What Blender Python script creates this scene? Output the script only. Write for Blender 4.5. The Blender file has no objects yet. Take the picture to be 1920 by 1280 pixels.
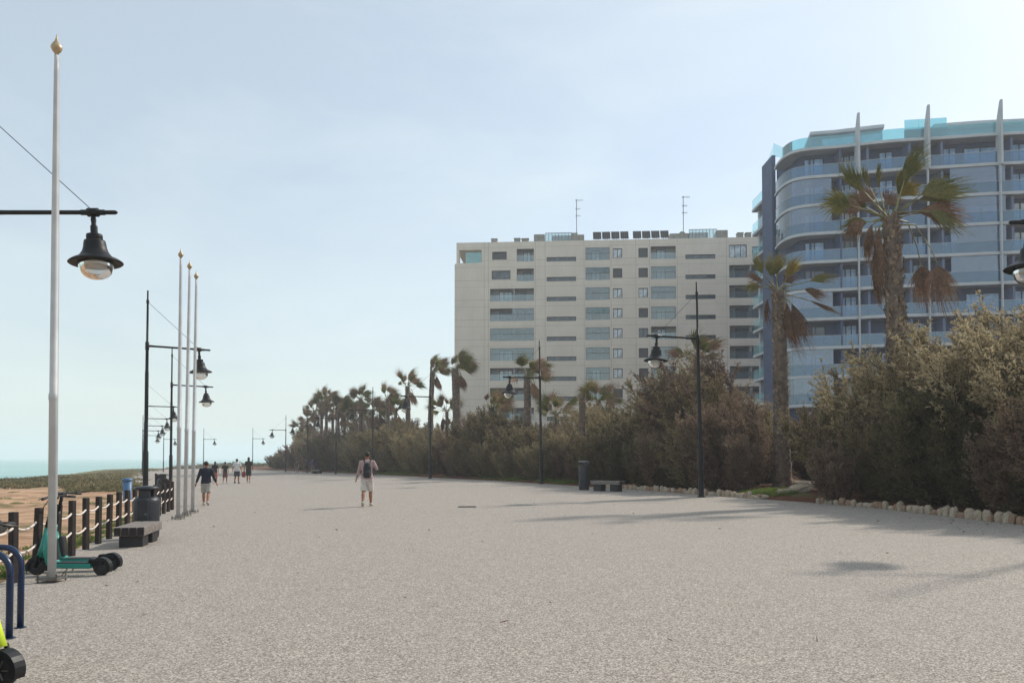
import bpy, math, random
import numpy as np
from mathutils import Vector, Matrix

# ------------------------------------------------------------------ camera, sky, sun, exposure
SC = bpy.context.scene
COL = SC.collection
F = 1400.0                     # focal length in photo pixels (1920 wide)
PITCH = math.radians(1.5)
HOR = 857.0
EYE = 1.57
SHY = (HOR - 640 - F * math.tan(PITCH)) / 1920.0
cam_d = bpy.data.cameras.new('camera'); cam = bpy.data.objects.new('camera', cam_d); COL.objects.link(cam)
cam_d.sensor_width = 36; cam_d.lens = F / 1920 * 36; cam_d.shift_y = SHY
cam_d.clip_start = 0.1; cam_d.clip_end = 30000
cam.location = (0, 0, EYE); cam.rotation_euler = (math.pi / 2 + PITCH, 0, 0)
SC.camera = cam
SUN_EL, SUN_AZ = math.radians(39), math.radians(53)      # azimuth from +Y towards +X
SUN_DIR = Vector((math.sin(SUN_AZ) * math.cos(SUN_EL), math.cos(SUN_AZ) * math.cos(SUN_EL), math.sin(SUN_EL)))
sun_d = bpy.data.lights.new('sun', 'SUN'); sun_d.energy = 2.7; sun_d.angle = math.radians(2.0); sun_d.color = (1, .935, .84)
sun = bpy.data.objects.new('sun', sun_d); COL.objects.link(sun)
sun.rotation_euler = (-SUN_DIR).to_track_quat('-Z', 'Y').to_euler()
W = bpy.data.worlds.new('World'); SC.world = W; W.use_nodes = True
nt = W.node_tree; nt.nodes.clear()
def wn(t, **k):
    n = nt.nodes.new(t)
    for a, b in k.items(): setattr(n, a, b)
    return n
sky = wn('ShaderNodeTexSky', sky_type='NISHITA', sun_disc=False, sun_elevation=SUN_EL, sun_rotation=SUN_AZ,
         air_density=1.25, dust_density=1.0, ozone_density=3.0, altitude=0)
tc = wn('ShaderNodeTexCoord')
mp = wn('ShaderNodeMapping'); mp.inputs['Scale'].default_value = (1.0, 1.0, 3.2); mp.inputs['Rotation'].default_value = (0, 0, .5)
nz = wn('ShaderNodeTexNoise'); nz.inputs['Scale'].default_value = 1.7; nz.inputs['Detail'].default_value = 7; nz.inputs['Roughness'].default_value = .58
nz.inputs['Distortion'].default_value = .35
rp = wn('ShaderNodeMapRange'); rp.inputs['From Min'].default_value = .42; rp.inputs['From Max'].default_value = .78
rp.inputs['To Min'].default_value = .40; rp.inputs['To Max'].default_value = .68
mx = wn('ShaderNodeMixRGB'); mx.inputs[2].default_value = (7.1, 7.75, 7.55, 1)
bg = wn('ShaderNodeBackground'); bg.inputs['Strength'].default_value = 0.098
ow = wn('ShaderNodeOutputWorld')
L = nt.links.new
L(tc.outputs['Generated'], mp.inputs['Vector']); L(mp.outputs[0], nz.inputs['Vector']); L(nz.outputs['Fac'], rp.inputs['Value'])
L(rp.outputs[0], mx.inputs[0]); L(sky.outputs[0], mx.inputs[1]); L(mx.outputs[0], bg.inputs['Color']); L(bg.outputs[0], ow.inputs['Surface'])
SC.view_settings.view_transform = 'Standard'; SC.view_settings.look = 'None'
SC.view_settings.exposure = 0.5; SC.view_settings.gamma = 1; SC.view_settings.use_curve_mapping = False
SC.cycles.max_bounces = 8; SC.cycles.transparent_max_bounces = 24; SC.cycles.diffuse_bounces = 3
SC.cycles.use_denoising = True; SC.cycles.volume_bounces = 2
SC.cycles.sample_clamp_indirect = 6

# ------------------------------------------------------------------ where things stand
def interp(t, pts):
    if t <= pts[0][0]: return pts[0][1]
    for (a, b), (c, d) in zip(pts, pts[1:]):
        if t <= c: return b + (d - b) * (t - a) / (c - a)
    (a, b), (c, d) = pts[-2:]
    return d + (d - b) * (t - c) / (c - a)
RE = [(-20, 13.2), (0, 12.7), (17, 11.9), (23.5, 11.2), (26, 10.4), (28, 9.4), (30, 8.5), (34, 6.9), (38, 5.35), (41, 3.7), (44, 2.2), (58, -5.5),
      (75, -13), (90, -20.3), (110, -30), (129, -39), (160, -56), (220, -85), (300, -125)]
LE = [(-20, 2.0), (0, -3.5), (9.7, -6.62), (24.4, -11.3), (34, -16.6), (45, -22.5), (60, -30), (90, -46), (130, -66), (220, -104), (300, -145)]
def xr(y): return interp(y, RE)
def xl(y): return interp(y, LE)
def zg(x, y):
    a = -x - 4
    return -0.02 * (math.log1p(math.exp(min(a, 30) * .8)) / .8 if a < 30 else a)
def sm(a, b, t):
    t = min(1, max(0, (t - a) / (b - a))); return t * t * (3 - 2 * t)
def terrain(x, y):
    z = zg(x, y); l, r = xl(y), xr(y)
    if x > r:
        z += -.03 + .05 * sm(0, .3, x - r) + .25 * sm(.3, 3.5, x - r)
    elif x < l:
        d = l - x
        z += -.03 - .05 * sm(0, 1, d)
        z += (.05 * math.sin(x * 1.3 + y * .6) + .06 * math.sin(y * 1.7 - x * .5)) * sm(.4, 3, d)
    else: z -= .04
    e = 58 + max(0, y - 90) * .5
    k = max(sm(0, 22, -x - e), sm(300, 340, y))
    return z - 8 * k
def ray(px, py):
    a = (px - 960) / F; b = (640 + 1920 * SHY - py) / F
    c, s = math.cos(PITCH), math.sin(PITCH)
    return Vector((a, c - s * b, s + c * b))
def at_depth(px, py, y):
    d = ray(px, py); return Vector((0, 0, EYE)) + d * (y / d.y)
def on_ground(px, py, fn=zg):
    d = ray(px, py); z = 0
    for _ in range(30):
        t = (z - EYE) / d.z; z = .5 * z + .5 * fn(d.x * t, d.y * t)
    return Vector((d.x * t, d.y * t, z))
def proj(p):
    c, s = math.cos(PITCH), math.sin(PITCH); z = p[2] - EYE
    f = p[1] * c + z * s; u = -p[1] * s + z * c
    return 960 + F * p[0] / f, 640 + 1920 * SHY - F * u / f
def by_top(px, py, h, fn=zg):          # stands on the ground and its point h above it shows at (px, py)
    best = None
    for i in range(600):
        y = 4 * (1.0085 ** i); d = ray(px, py); x = d.x * y / d.y
        q = proj((x, y, fn(x, y) + h))
        e = abs(q[1] - py)
        if best is None or e < best[0]: best = (e, x, y)
    return Vector((best[1], best[2], fn(best[1], best[2])))

# ------------------------------------------------------------------ mesh helpers
class MB:
    def __init__(s): s.v = []; s.f = []
    def quad(s, *p):
        n = len(s.v); s.v += [tuple(q) for q in p]; s.f.append(tuple(range(n, n + len(p))))
    def box(s, x0, x1, y0, y1, z0, z1, M=None):
        n = len(s.v); c = [(x0, y0, z0), (x1, y0, z0), (x1, y1, z0), (x0, y1, z0), (x0, y0, z1), (x1, y0, z1), (x1, y1, z1), (x0, y1, z1)]
        if M: c = [tuple(M @ Vector(q)) for q in c]
        s.v += c
        s.f += [tuple(n + i for i in q) for q in ((0, 3, 2, 1), (4, 5, 6, 7), (0, 1, 5, 4), (1, 2, 6, 5), (2, 3, 7, 6), (3, 0, 4, 7))]
    def bbox(s, x0, x1, y0, y1, z0, z1, b=.01, M=None):     # box with chamfered edges
        n = len(s.v); xs, ys, zs = (x0, x1), (y0, y1), (z0, z1); idx = {}
        for i in (0, 1):
            for j in (0, 1):
                for k in (0, 1):
                    p = (xs[i], ys[j], zs[k]); sg = (1 - 2 * i, 1 - 2 * j, 1 - 2 * k)
                    for ax in range(3):
                        q = [p[a] + (sg[a] * b if a != ax else 0) for a in range(3)]
                        idx[(i, j, k, ax)] = len(s.v)
                        s.v.append(tuple(M @ Vector(q)) if M else tuple(q))
        I = idx
        for ax in range(3):
            a, c = [q for q in range(3) if q != ax]
            for side in (0, 1):
                L_ = []
                for (p, q) in ((0, 0), (1, 0), (1, 1), (0, 1)):
                    k = [0, 0, 0]; k[ax] = side; k[a] = p; k[c] = q; L_.append(I[(*k, ax)])
                if (side == 1) == (ax == 1): L_.reverse()
                s.f.append(tuple(L_))
        for ax in range(3):
            a, c = [q for q in range(3) if q != ax]
            for p in (0, 1):
                for q in (0, 1):
                    k0 = [0, 0, 0]; k0[a] = p; k0[c] = q; k1 = list(k0); k1[ax] = 1
                    s.f.append((I[(*k0, a)], I[(*k1, a)], I[(*k1, c)], I[(*k0, c)]))
        for i in (0, 1):
            for j in (0, 1):
                for k in (0, 1): s.f.append(tuple(I[(i, j, k, a)] for a in range(3)))
    def tube(s, pts, rad, seg=8, cap=True):
        pts = [Vector(p) for p in pts]
        if not hasattr(rad, '__len__'): rad = [rad] * len(pts)
        n0 = len(s.v); t = (pts[1] - pts[0]).normalized()
        u = t.orthogonal().normalized()
        for i, p in enumerate(pts):
            if 0 < i < len(pts) - 1: tn = ((pts[i + 1] - p).normalized() + (p - pts[i - 1]).normalized()).normalized()
            elif i: tn = (p - pts[i - 1]).normalized()
            else: tn = t
            u = (u - tn * u.dot(tn)).normalized(); w = tn.cross(u)
            for k in range(seg):
                a = 2 * math.pi * k / seg
                s.v.append(tuple(p + (u * math.cos(a) + w * math.sin(a)) * rad[i]))
        for i in range(len(pts) - 1):
            for k in range(seg):
                a = n0 + i * seg + k; b = n0 + i * seg + (k + 1) % seg
                s.f.append((a, b, b + seg, a + seg))
        if cap:
            s.f.append(tuple(n0 + k for k in range(seg))[::-1]); e = n0 + (len(pts) - 1) * seg
            s.f.append(tuple(e + k for k in range(seg)))
    def lathe(s, prof, seg=20, c=(0, 0, 0), M=None, sx=1, sy=1):
        n0 = len(s.v)
        for r, z in prof:
            for k in range(seg):
                a = 2 * math.pi * k / seg; q = Vector((c[0] + r * sx * math.cos(a), c[1] + r * sy * math.sin(a), c[2] + z))
                s.v.append(tuple(M @ q) if M else tuple(q))
        for i in range(len(prof) - 1):
            for k in range(seg):
                a = n0 + i * seg + k; b = n0 + i * seg + (k + 1) % seg
                s.f.append((a, b, b + seg, a + seg))
        s.f.append(tuple(n0 + k for k in range(seg))[::-1]); e = n0 + (len(prof) - 1) * seg
        s.f.append(tuple(e + k for k in range(seg)))
    def ell(s, c, r, seg=12, rings=8, M=None):
        s.lathe([(max(.02, math.sin(math.pi * i / rings)) * 1, -math.cos(math.pi * i / rings)) for i in range(rings + 1)], seg,
                M=(M or Matrix()) @ Matrix.Translation(c) @ Matrix.Diagonal((*r, 1)))
    def build(s, name, mat, parent=None, smooth=False, shift=None):
        v = s.v if shift is None else [(a - shift[0], b - shift[1], c - shift[2]) for a, b, c in s.v]
        me = bpy.data.meshes.new(name); me.from_pydata(v, [], s.f); me.update()
        return link(name, me, mat, parent, smooth)
def link(name, me, mat, parent=None, smooth=False):
    o = bpy.data.objects.new(name, me); COL.objects.link(o)
    if mat is not None and not me.materials: me.materials.append(mat)
    if smooth: me.polygons.foreach_set('use_smooth', [True] * len(me.polygons))
    if parent is not None: o.parent = parent
    return o
def mesh_np(name, V, Fq):
    me = bpy.data.meshes.new(name); V = np.asarray(V, np.float32).reshape(-1, 3); Fq = np.asarray(Fq, np.int32)
    k = Fq.shape[1]
    me.vertices.add(len(V)); me.vertices.foreach_set('co', V.ravel())
    me.loops.add(Fq.size); me.loops.foreach_set('vertex_index', Fq.ravel())
    me.polygons.add(len(Fq)); me.polygons.foreach_set('loop_start', np.arange(0, Fq.size, k, dtype=np.int32))
    me.update(calc_edges=True); return me
def tag(o, label=None, cat=None, group=None, kind=None):
    if label: o['label'] = label
    if cat: o['category'] = cat
    if group: o['group'] = group
    if kind: o['kind'] = kind
    return o
def thing(name, label, cat, loc=(0, 0, 0), rz=0, group=None, tilt=(0, 0)):
    o = bpy.data.objects.new(name, None); COL.objects.link(o); o.location = loc; o.rotation_euler = (tilt[0], tilt[1], rz)
    o.empty_display_size = .3
    return tag(o, label, cat, group)
def copy_tree(o, parent=None, loc=None, rz=None, label=None, scale=None, tilt=None):
    c = o.copy(); COL.objects.link(c)
    if parent is not None: c.parent = parent
    for ch in [q for q in bpy.data.objects if q.parent == o]: copy_tree(ch, c)
    if loc is not None: c.location = loc
    if rz is not None: c.rotation_euler.z = rz
    if tilt is not None: c.rotation_euler.x, c.rotation_euler.y = tilt
    if scale is not None: c.scale = (scale,) * 3 if not hasattr(scale, '__len__') else scale
    if label: c['label'] = label
    return c

# ------------------------------------------------------------------ materials
def S(r, g, b):
    return tuple(((c / 255 + .055) / 1.055) ** 2.4 if c > 10 else c / 255 / 12.92 for c in (r, g, b)) + (1,)
class NM:
    def __init__(s, name):
        s.m = bpy.data.materials.new(name); s.m.use_nodes = True; s.t = s.m.node_tree; s.t.nodes.clear()
        s.out = s.n('ShaderNodeOutputMaterial')
    def n(s, t, ins=None, **k):
        q = s.t.nodes.new(t)
        for a, b in k.items(): setattr(q, a, b)
        for a, b in (ins or {}).items():
            if isinstance(b, bpy.types.NodeSocket): s.t.links.new(b, q.inputs[a])
            else: q.inputs[a].default_value = b
        return q
    def noise(s, scale, vec, detail=4, rough=.55, dist=0):
        return s.n('ShaderNodeTexNoise', {'Scale': scale, 'Vector': vec, 'Detail': detail, 'Roughness': rough, 'Distortion': dist}).outputs['Fac']
    def ramp(s, fac, stops):
        q = s.n('ShaderNodeValToRGB', {'Fac': fac}); e = q.color_ramp.elements
        while len(e) < len(stops): e.new(.5)
        for el, (p, c) in zip(e, stops): el.position = p; el.color = c if len(c) == 4 else (*c, 1)
        return q.outputs['Color']
    def mix(s, f, a, b, mode='MIX'):
        return s.n('ShaderNodeMixRGB', {0: f, 1: a, 2: b}, blend_type=mode).outputs[0]
    def mr(s, v, a, b, c=0, d=1):
        return s.n('ShaderNodeMapRange', {'Value': v, 'From Min': a, 'From Max': b, 'To Min': c, 'To Max': d}).outputs[0]
    def obj(s): return s.n('ShaderNodeTexCoord').outputs['Object']
    def pos(s): return s.n('ShaderNodeNewGeometry').outputs['Position']
    def bump(s, h, st, dist=.02): return s.n('ShaderNodeBump', {'Height': h, 'Strength': st, 'Distance': dist}).outputs[0]
    def pr(s, col, rough=.7, metal=0, normal=None, spec=.5, **k):
        ins = {'Base Color': col, 'Roughness': rough, 'Metallic': metal, 'Specular IOR Level': spec}; ins.update(k)
        if normal is not None: ins['Normal'] = normal
        return s.n('ShaderNodeBsdfPrincipled', ins).outputs[0]
    def done(s, sh):
        s.t.links.new(sh, s.out.inputs['Surface']); return s.m
def simple(name, c1, c2=None, scale=6, rough=.7, metal=0, bump=.0, bscale=None, spec=.5, world=False):
    q = NM(name); v = q.pos() if world else q.obj()
    c2 = c2 or tuple(a * .82 for a in c1[:3]) + (1,)
    n = q.noise(scale, v, 5)
    col = q.mix(q.mr(n, .35, .65), c1, c2)
    nm = q.bump(q.noise(bscale or scale * 6, v, 4), bump) if bump else None
    r = q.mr(q.noise(scale * 3, v, 3), .3, .7, rough * .85, min(1, rough * 1.15))
    return q.done(q.pr(col, r, metal, nm, spec))
def leafmat(name, cols, trans=.35, scale=1.1, rough=.65):
    q = NM(name); v = q.obj(); oi = q.n('ShaderNodeObjectInfo')
    n = q.noise(scale, v, 3); n2 = q.noise(scale * 9, v, 2)
    f = q.mix(.45, n, n2)
    r = q.mix(.22, f, oi.outputs['Random'])
    col = q.ramp(r, [(.30 + .40 * i / (len(cols) - 1), c) for i, c in enumerate(cols)])
    d = q.pr(col, rough, 0, None, .25)
    t = q.n('ShaderNodeBsdfTranslucent', {'Color': col}).outputs[0]
    return q.done(q.n('ShaderNodeMixShader', {0: trans, 1: d, 2: t}).outputs[0])
def glassmat(name, tint, refl=.12, body=.15, bodycol=(.3, .5, .6, 1), rough=.02):
    q = NM(name)
    t = q.n('ShaderNodeBsdfTransparent', {'Color': tint}).outputs[0]
    d = q.n('ShaderNodeBsdfDiffuse', {'Color': bodycol}).outputs[0]
    a = q.n('ShaderNodeMixShader', {0: body, 1: t, 2: d}).outputs[0]
    fr = q.n('ShaderNodeFresnel', {'IOR': 1.5}).outputs[0]
    f = q.mr(fr, 0, 1, refl * .5, 1)
    g = q.n('ShaderNodeBsdfGlossy', {'Color': (1, 1, 1, 1), 'Roughness': rough}).outputs[0]
    return q.done(q.n('ShaderNodeMixShader', {0: f, 1: a, 2: g}).outputs[0])

# paving: exposed fine aggregate
q = NM('paving'); v = q.pos()
g1 = q.noise(150, v, 3, .8); g2 = q.noise(60, v, 3, .7); big = q.noise(.35, v, 5, .6); mid = q.noise(1.9, v, 5, .62)
st = q.n('ShaderNodeTexVoronoi', {'Vector': v, 'Scale': 88.0}).outputs['Color']
stv = q.n('ShaderNodeSeparateColor', {0: st}).outputs[0]
col = q.ramp(q.mix(.55, g1, stv), [(.25, S(84, 76, 69)), (.45, S(136, 127, 118)), (.60, S(160, 150, 141)), (.76, S(202, 192, 182))])
col = q.mix(q.mr(g2, .3, .7, .0, .3), col, S(170, 160, 149))
col = q.mix(q.mr(big, .35, .68, 0, .22), col, S(150, 146, 138))
col = q.mix(q.mr(mid, .55, .75, 0, .10), col, S(190, 183, 172)); st3 = q.noise(.9, q.n('ShaderNodeMapping', {'Vector': v, 'Scale': (1, .12, 1), 'Rotation': (0, 0, .35)}).outputs[0], 5, .7); col = q.mix(q.mr(st3, .52, .7, 0, .14), col, S(132, 125, 115))
sp = q.noise(7, v, 2, .9); col = q.mix(q.mr(sp, .74, .8, 0, .5), col, S(120, 108, 96))
M_PAVE = q.done(q.pr(col, .9, 0, q.bump(q.mix(.5, g1, g2), .5, .012), .25))
# terrain: sand on the sea side, dark reddish soil under the planting
q = NM('soil and sand'); v = q.pos()
n1 = q.noise(.55, v, 6, .65); n2 = q.noise(4.5, v, 6, .7); n3 = q.noise(30, v, 4, .7)
sx = q.n('ShaderNodeSeparateXYZ', {0: v})
n5 = q.noise(1.4, q.n('ShaderNodeMapping', {'Vector': v, 'Scale': (.22, .75, 1), 'Rotation': (0, 0, .12)}).outputs[0], 6, .72)
sand = q.ramp(q.mix(.55, q.mix(.5, n1, n2), n5), [(.34, S(112, 84, 66)), (.44, S(164, 130, 104)), (.54, S(190, 154, 124)), (.66, S(216, 196, 170))])
red = q.ramp(n2, [(.35, S(70, 44, 34)), (.6, S(118, 78, 58)), (.8, S(158, 120, 92))])
weed = q.ramp(n3, [(.4, S(70, 78, 44)), (.7, S(140, 128, 88))])
# distance right of the centre line of the promenade (x + .37 y)
cl = q.n('ShaderNodeMath', {0: sx.outputs[0], 1: q.n('ShaderNodeMath', {0: sx.outputs[1], 1: .37}, operation='MULTIPLY').outputs[0]}, operation='ADD').outputs[0]
farw = q.mr(sx.outputs[1], 62, 80); col = q.mix(q.mr(cl, 0, 4), q.mix(farw, sand, q.ramp(n1, [(.4, S(96, 96, 60)), (.6, S(132, 122, 84)), (.75, S(176, 156, 120))])), red)
col = q.mix(q.mr(q.noise(.5, v, 5, .7), .53, .62, 0, .8), col, weed)
M_TERR = q.done(q.pr(col, .95, 0, q.bump(q.mix(.5, n5, n3), .9, .08), .15))
# sea
q = NM('sea water'); v = q.pos()
mpn = q.n('ShaderNodeMapping', {'Vector': v, 'Scale': (.35, 1, 1), 'Rotation': (0, 0, .5)}).outputs[0]
w1 = q.noise(.12, mpn, 6, .6); w2 = q.noise(.02, mpn, 4, .6)
col = q.ramp(w2, [(.35, S(110, 160, 154)), (.55, S(132, 176, 168)), (.7, S(146, 184, 176))])
foam = q.mr(w1, .72, .77, 0, .7)
col = q.mix(foam, col, S(225, 235, 232))
M_SEA = q.done(q.pr(col, .35, 0, q.bump(w1, .6, .5), .3))

M_BLACK = simple('black painted steel', (.006, .007, .008, 1), (.012, .012, .013, 1), 3, .48, .0, .05, spec=.25)
M_WHITEP = simple('white painted pole', S(196, 196, 196), S(176, 177, 178), 2.5, .5, 0, .03)
M_GREYM = simple('galvanised steel', S(120, 118, 114), S(88, 78, 68), 12, .5, .5, .1)
M_POST = simple('dark stained timber', S(38, 25, 23), S(24, 16, 15), 9, .75, 0, .25)
M_ROPE = simple('white rope', S(228, 216, 206), S(196, 180, 168), 40, .9, 0, .4, 160)
M_PLANK = simple('weathered timber plank', S(132, 124, 118), S(100, 92, 88), 14, .75, 0, .3)
M_PLANKD = simple('dark plank ends', S(48, 38, 38), S(30, 25, 26), 14, .8, 0, .3)
M_DARK = simple('black steel base', (.01, .01, .011, 1), (.016, .016, .018, 1), 6, .55)
M_BIN = simple('dark grey bin metal', S(50, 53, 60), S(40, 42, 48), 5, .45, .2, .05)
M_BINTOP = simple('grey bin lid', S(120, 122, 126), S(100, 102, 108), 8, .5, .1)
M_STONE = simple('pale limestone', S(196, 182, 162), S(150, 132, 112), 9, .9, 0, .8, 26)
M_BLUE = simple('blue painted tube', S(16, 42, 78), S(12, 32, 62), 4, .3, 0, .03)
M_TEAL = simple('teal plastic', S(30, 140, 126), S(24, 122, 112), 4, .4)
M_LIME = simple('lime yellow plastic', S(206, 226, 60), S(190, 208, 50), 4, .38)
M_RUB = simple('black rubber', (.012, .012, .013, 1), (.03, .03, .03, 1), 20, .75, 0, .3)
M_CABLE = simple('steel cable', S(70, 74, 78), S(50, 54, 58), 4, .5, .4)
M_GLOBE = glassmat('lamp globe', (.90, .91, .90, 1), .2, .26, (.70, .70, .68, 1), .06)
M_REFL = simple('lamp reflector', S(150, 138, 124), S(118, 110, 100), 8, .4)
M_GOLD = simple('pole finial', S(196, 176, 140), S(160, 140, 110), 8, .4, .3)
M_CYL = simple('blue plastic bin', S(70, 112, 152), S(60, 98, 136), 4, .5)

# ------------------------------------------------------------------ setting: terrain, promenade, sea
def axis(segs):
    out = []
    for a, b, n in segs: out += [a + (b - a) * i / n for i in range(n)]
    return out + [segs[-1][1]]
xs = axis([(-900, -160, 12), (-160, -60, 30), (-60, -30, 30), (-30, -4, 70), (-4, 16, 30), (16, 60, 22), (60, 900, 14)])
ys = axis([(-60, 4, 10), (4, 50, 110), (50, 100, 50), (100, 340, 60), (340, 900, 6)])
V = [(x, y, terrain(x, y)) for y in ys for x in xs]; nx = len(xs)
Fq = [(j * nx + i, j * nx + i + 1, (j + 1) * nx + i + 1, (j + 1) * nx + i) for j in range(len(ys) - 1) for i in range(nx - 1)]
gr = link('ground', mesh_np('ground', V, Fq), M_TERR, smooth=True); tag(gr, kind='structure')
yy = axis([(-20, 2, 6), (2, 60, 60), (60, 300, 60)])
V = []; NX = 24
for y in yy:
    a, b = xl(y), xr(y)
    for i in range(NX + 1):
        x = a + (b - a) * i / NX
        V.append((x, y, zg(x, y)))
Fq = [(j * (NX + 1) + i, j * (NX + 1) + i + 1, (j + 1) * (NX + 1) + i + 1, (j + 1) * (NX + 1) + i) for j in range(len(yy) - 1) for i in range(NX)]
pv = link('promenade_pavement', mesh_np('promenade_pavement', V, Fq), M_PAVE, smooth=True); tag(pv, kind='structure')
m = MB(); m.quad((-2900, -150, -5.5), (1500, -150, -5.5), (1500, 4100, -5.5), (-2900, 4100, -5.5))
tag(m.build('sea_water', M_SEA), kind='structure')

# ------------------------------------------------------------------ beige apartment block
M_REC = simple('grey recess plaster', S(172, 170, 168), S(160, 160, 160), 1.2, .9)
M_FRAME = simple('anthracite frame', S(66, 70, 74), S(56, 60, 64), 3, .5)
M_CURT = simple('curtained pane', S(226, 232, 236), S(160, 172, 180), 1.6, .12, 0, 0, spec=.8)
M_DGLASS = simple('dark pane', S(58, 68, 76), S(88, 100, 108), 1.1, .08, 0, 0, spec=.9)
M_SHUT = simple('closed roller shutter', S(92, 94, 96), S(80, 82, 84), 3, .6)
M_RAILG = glassmat('balcony glass', (.78, .87, .88, 1), .12, .09, (.5, .62, .64, 1))
M_TERG = glassmat('terrace glass', (.62, .92, .95, 1), .15, .22, (.35, .75, .8, 1))
M_SOLAR = simple('solar collector', S(34, 36, 40), S(48, 50, 54), 6, .4)
M_PLANT = simple('grey roof plant', S(140, 140, 134), S(116, 118, 112), 2, .7)
A = at_depth(856, 456, 112.6); B = at_depth(1440, 444, 109.4)
AB = Vector((B.x - A.x, B.y - A.y, 0)); AB.normalize(); RZ = math.atan2(AB.y, AB.x); NB = Vector((-AB.y, AB.x, 0))
def fac(px, py, back=0):
    d = ray(px, py); o = Vector((A.x, A.y, 0)) + NB * back
    t = (o - Vector((0, 0, EYE))).dot(NB) / d.dot(NB); p = Vector((0, 0, EYE)) + d * t
    return (p - o).dot(AB), p.z
bb = thing('apartment_building', 'long beige ten storey apartment block with slit windows, behind the middle of the hedge', 'building', (A.x, A.y, 0), RZ)
ZT = fac(1150, 449.5)[1]; ZR0 = fac(1120, 463.9)[1]; PIT = (ZR0 - fac(1120, 463.9 + 37.4 * 6)[1]) / 6
NR = 10
def rz_(k, a, b): return ZR0 - k * PIT - a, ZR0 - k * PIT - b      # a above bottom offset
def U(px, py=470): return fac(px, py)[0]
openings = []      # (u0,u1,z0,z1,kind)
for k in range(NR):
    zt, zb = ZR0 - k * PIT, ZR0 - k * PIT - 1.9
    ww = zt - .25, zt - 1.6
    if k == 0:
        openings.append((U(861), U(903), zb - .1, zt - .02, 'terrace'))
        openings.append((U(923), U(950), zt - 1.58, zt - .38, 'shutter'))
        openings.append((U(969), U(1001), zb, zt, 'balc_s'))
        openings.append((U(1367), U(1400), zb, zt, 'window3'))
        openings.append((U(1410), U(1436), zt - 1.45, zt - .35, 'window1'))
    elif k == 1:
        openings.append((U(922), U(957), zt - 1.58, zt - .25, 'window3'))
        openings.append((U(969), U(1001), zb, zt, 'balc_s'))
    else:
        openings.append((U(919), U(1001), zb, zt, 'balc_w'))
    if k >= 1: openings.append((U(1367), U(1441), zb, zt, 'balc_w'))
    openings.append((U(1025), U(1080), zt - 2.0, zt - 1.35, 'slit'))
    openings.append((U(1097.6), U(1143), zb, zt, 'balc_m'))
    openings.append((U(1149), U(1166.5), zt - 1.62, zt - .22, ('window2', 'shutter')[k in (1, 7)]))
    openings.append((U(1197), U(1214.6), zt - 1.62, zt - .22, ('window2', 'shutter')[k in (0, 1, 3, 6, 5)]))
    openings.append((U(1220), U(1267), zb, zt, 'balc_m'))
    openings.append((U(1285), U(1341), zt - 2.0, zt - 1.35, 'slit'))
M_FAC = NM('beige render panels'); q = M_FAC; v = q.obj(); s_ = q.n('ShaderNodeSeparateXYZ', {0: v})
def lines(q, val, period, off, w):
    a = q.n('ShaderNodeMath', {0: q.n('ShaderNodeMath', {0: val, 1: off}, operation='ADD').outputs[0], 1: period}, operation='MODULO').outputs[0]
    return q.n('ShaderNodeMath', {0: a, 1: w}, operation='LESS_THAN').outputs[0]
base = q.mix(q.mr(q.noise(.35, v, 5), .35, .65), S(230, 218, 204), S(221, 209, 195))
base = q.mix(q.mr(q.noise(2.2, q.n('ShaderNodeMapping', {'Vector': v, 'Scale': (1, 1, .12)}).outputs[0], 5, .7), .45, .8, 0, .28), base, S(196, 183, 168))
jl = q.n('ShaderNodeMath', {0: lines(q, s_.outputs[2], 2.998, 1.72, .07), 1: lines(q, s_.outputs[2], 2.998, 2.72, .05)}, operation='MAXIMUM').outputs[0]
for uu in (908, 916, 1003.5, 1022, 1095, 1145.5, 1192, 1217.5, 1269.5, 1362, 1443):
    dd = q.n('ShaderNodeMath', {0: q.n('ShaderNodeMath', {0: s_.outputs[0], 1: U(uu)}, operation='SUBTRACT').outputs[0]}, operation='ABSOLUTE').outputs[0]
    jl = q.n('ShaderNodeMath', {0: jl, 1: q.n('ShaderNodeMath', {0: dd, 1: .035}, operation='LESS_THAN').outputs[0]}, operation='MAXIMUM').outputs[0]
jl = q.n('ShaderNodeMath', {0: jl, 1: .5}, operation='MULTIPLY').outputs[0]
M_FAC = q.done(q.pr(q.mix(jl, base, S(158, 144, 130)), .9, 0, q.bump(q.noise(3, v, 4), .15, .03), .15))
UE = U(1480)
us = sorted({0.0, UE} | {o[i] for o in openings for i in (0, 1)}); zs = sorted({-.5, ZT} | {o[i] for o in openings for i in (2, 3)})
m = MB()
for i in range(len(us) - 1):
    for j in range(len(zs) - 1):
        c = ((us[i] + us[i + 1]) / 2, (zs[j] + zs[j + 1]) / 2)
        if not any(o[0] < c[0] < o[1] and o[2] < c[1] < o[3] for o in openings):
            m.quad((us[i], 0, zs[j]), (us[i + 1], 0, zs[j]), (us[i + 1], 0, zs[j + 1]), (us[i], 0, zs[j + 1]))
DP = 15; zte = ZR0 - 2.0; ut = U(903)
m.quad((0, 0, -.5), (0, 0, zte), (0, DP, zte), (0, DP, -.5)); m.quad((UE, 0, -.5), (UE, DP, -.5), (UE, DP, ZT), (UE, 0, ZT))
m.quad((0, 0, zte), (ut, 0, zte), (ut, DP, zte), (0, DP, zte)); m.quad((ut, 0, zte), (ut, 0, ZR0 + .02), (ut, DP, ZR0 + .02), (ut, DP, zte))
m.quad((0, 0, ZR0 + .02), (ut, 0, ZR0 + .02), (ut, DP, ZR0 + .02), (0, DP, ZR0 + .02)); m.quad((0, 0, ZR0 + .02), (0, DP, ZR0 + .02), (0, DP, ZT), (0, 0, ZT))
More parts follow.
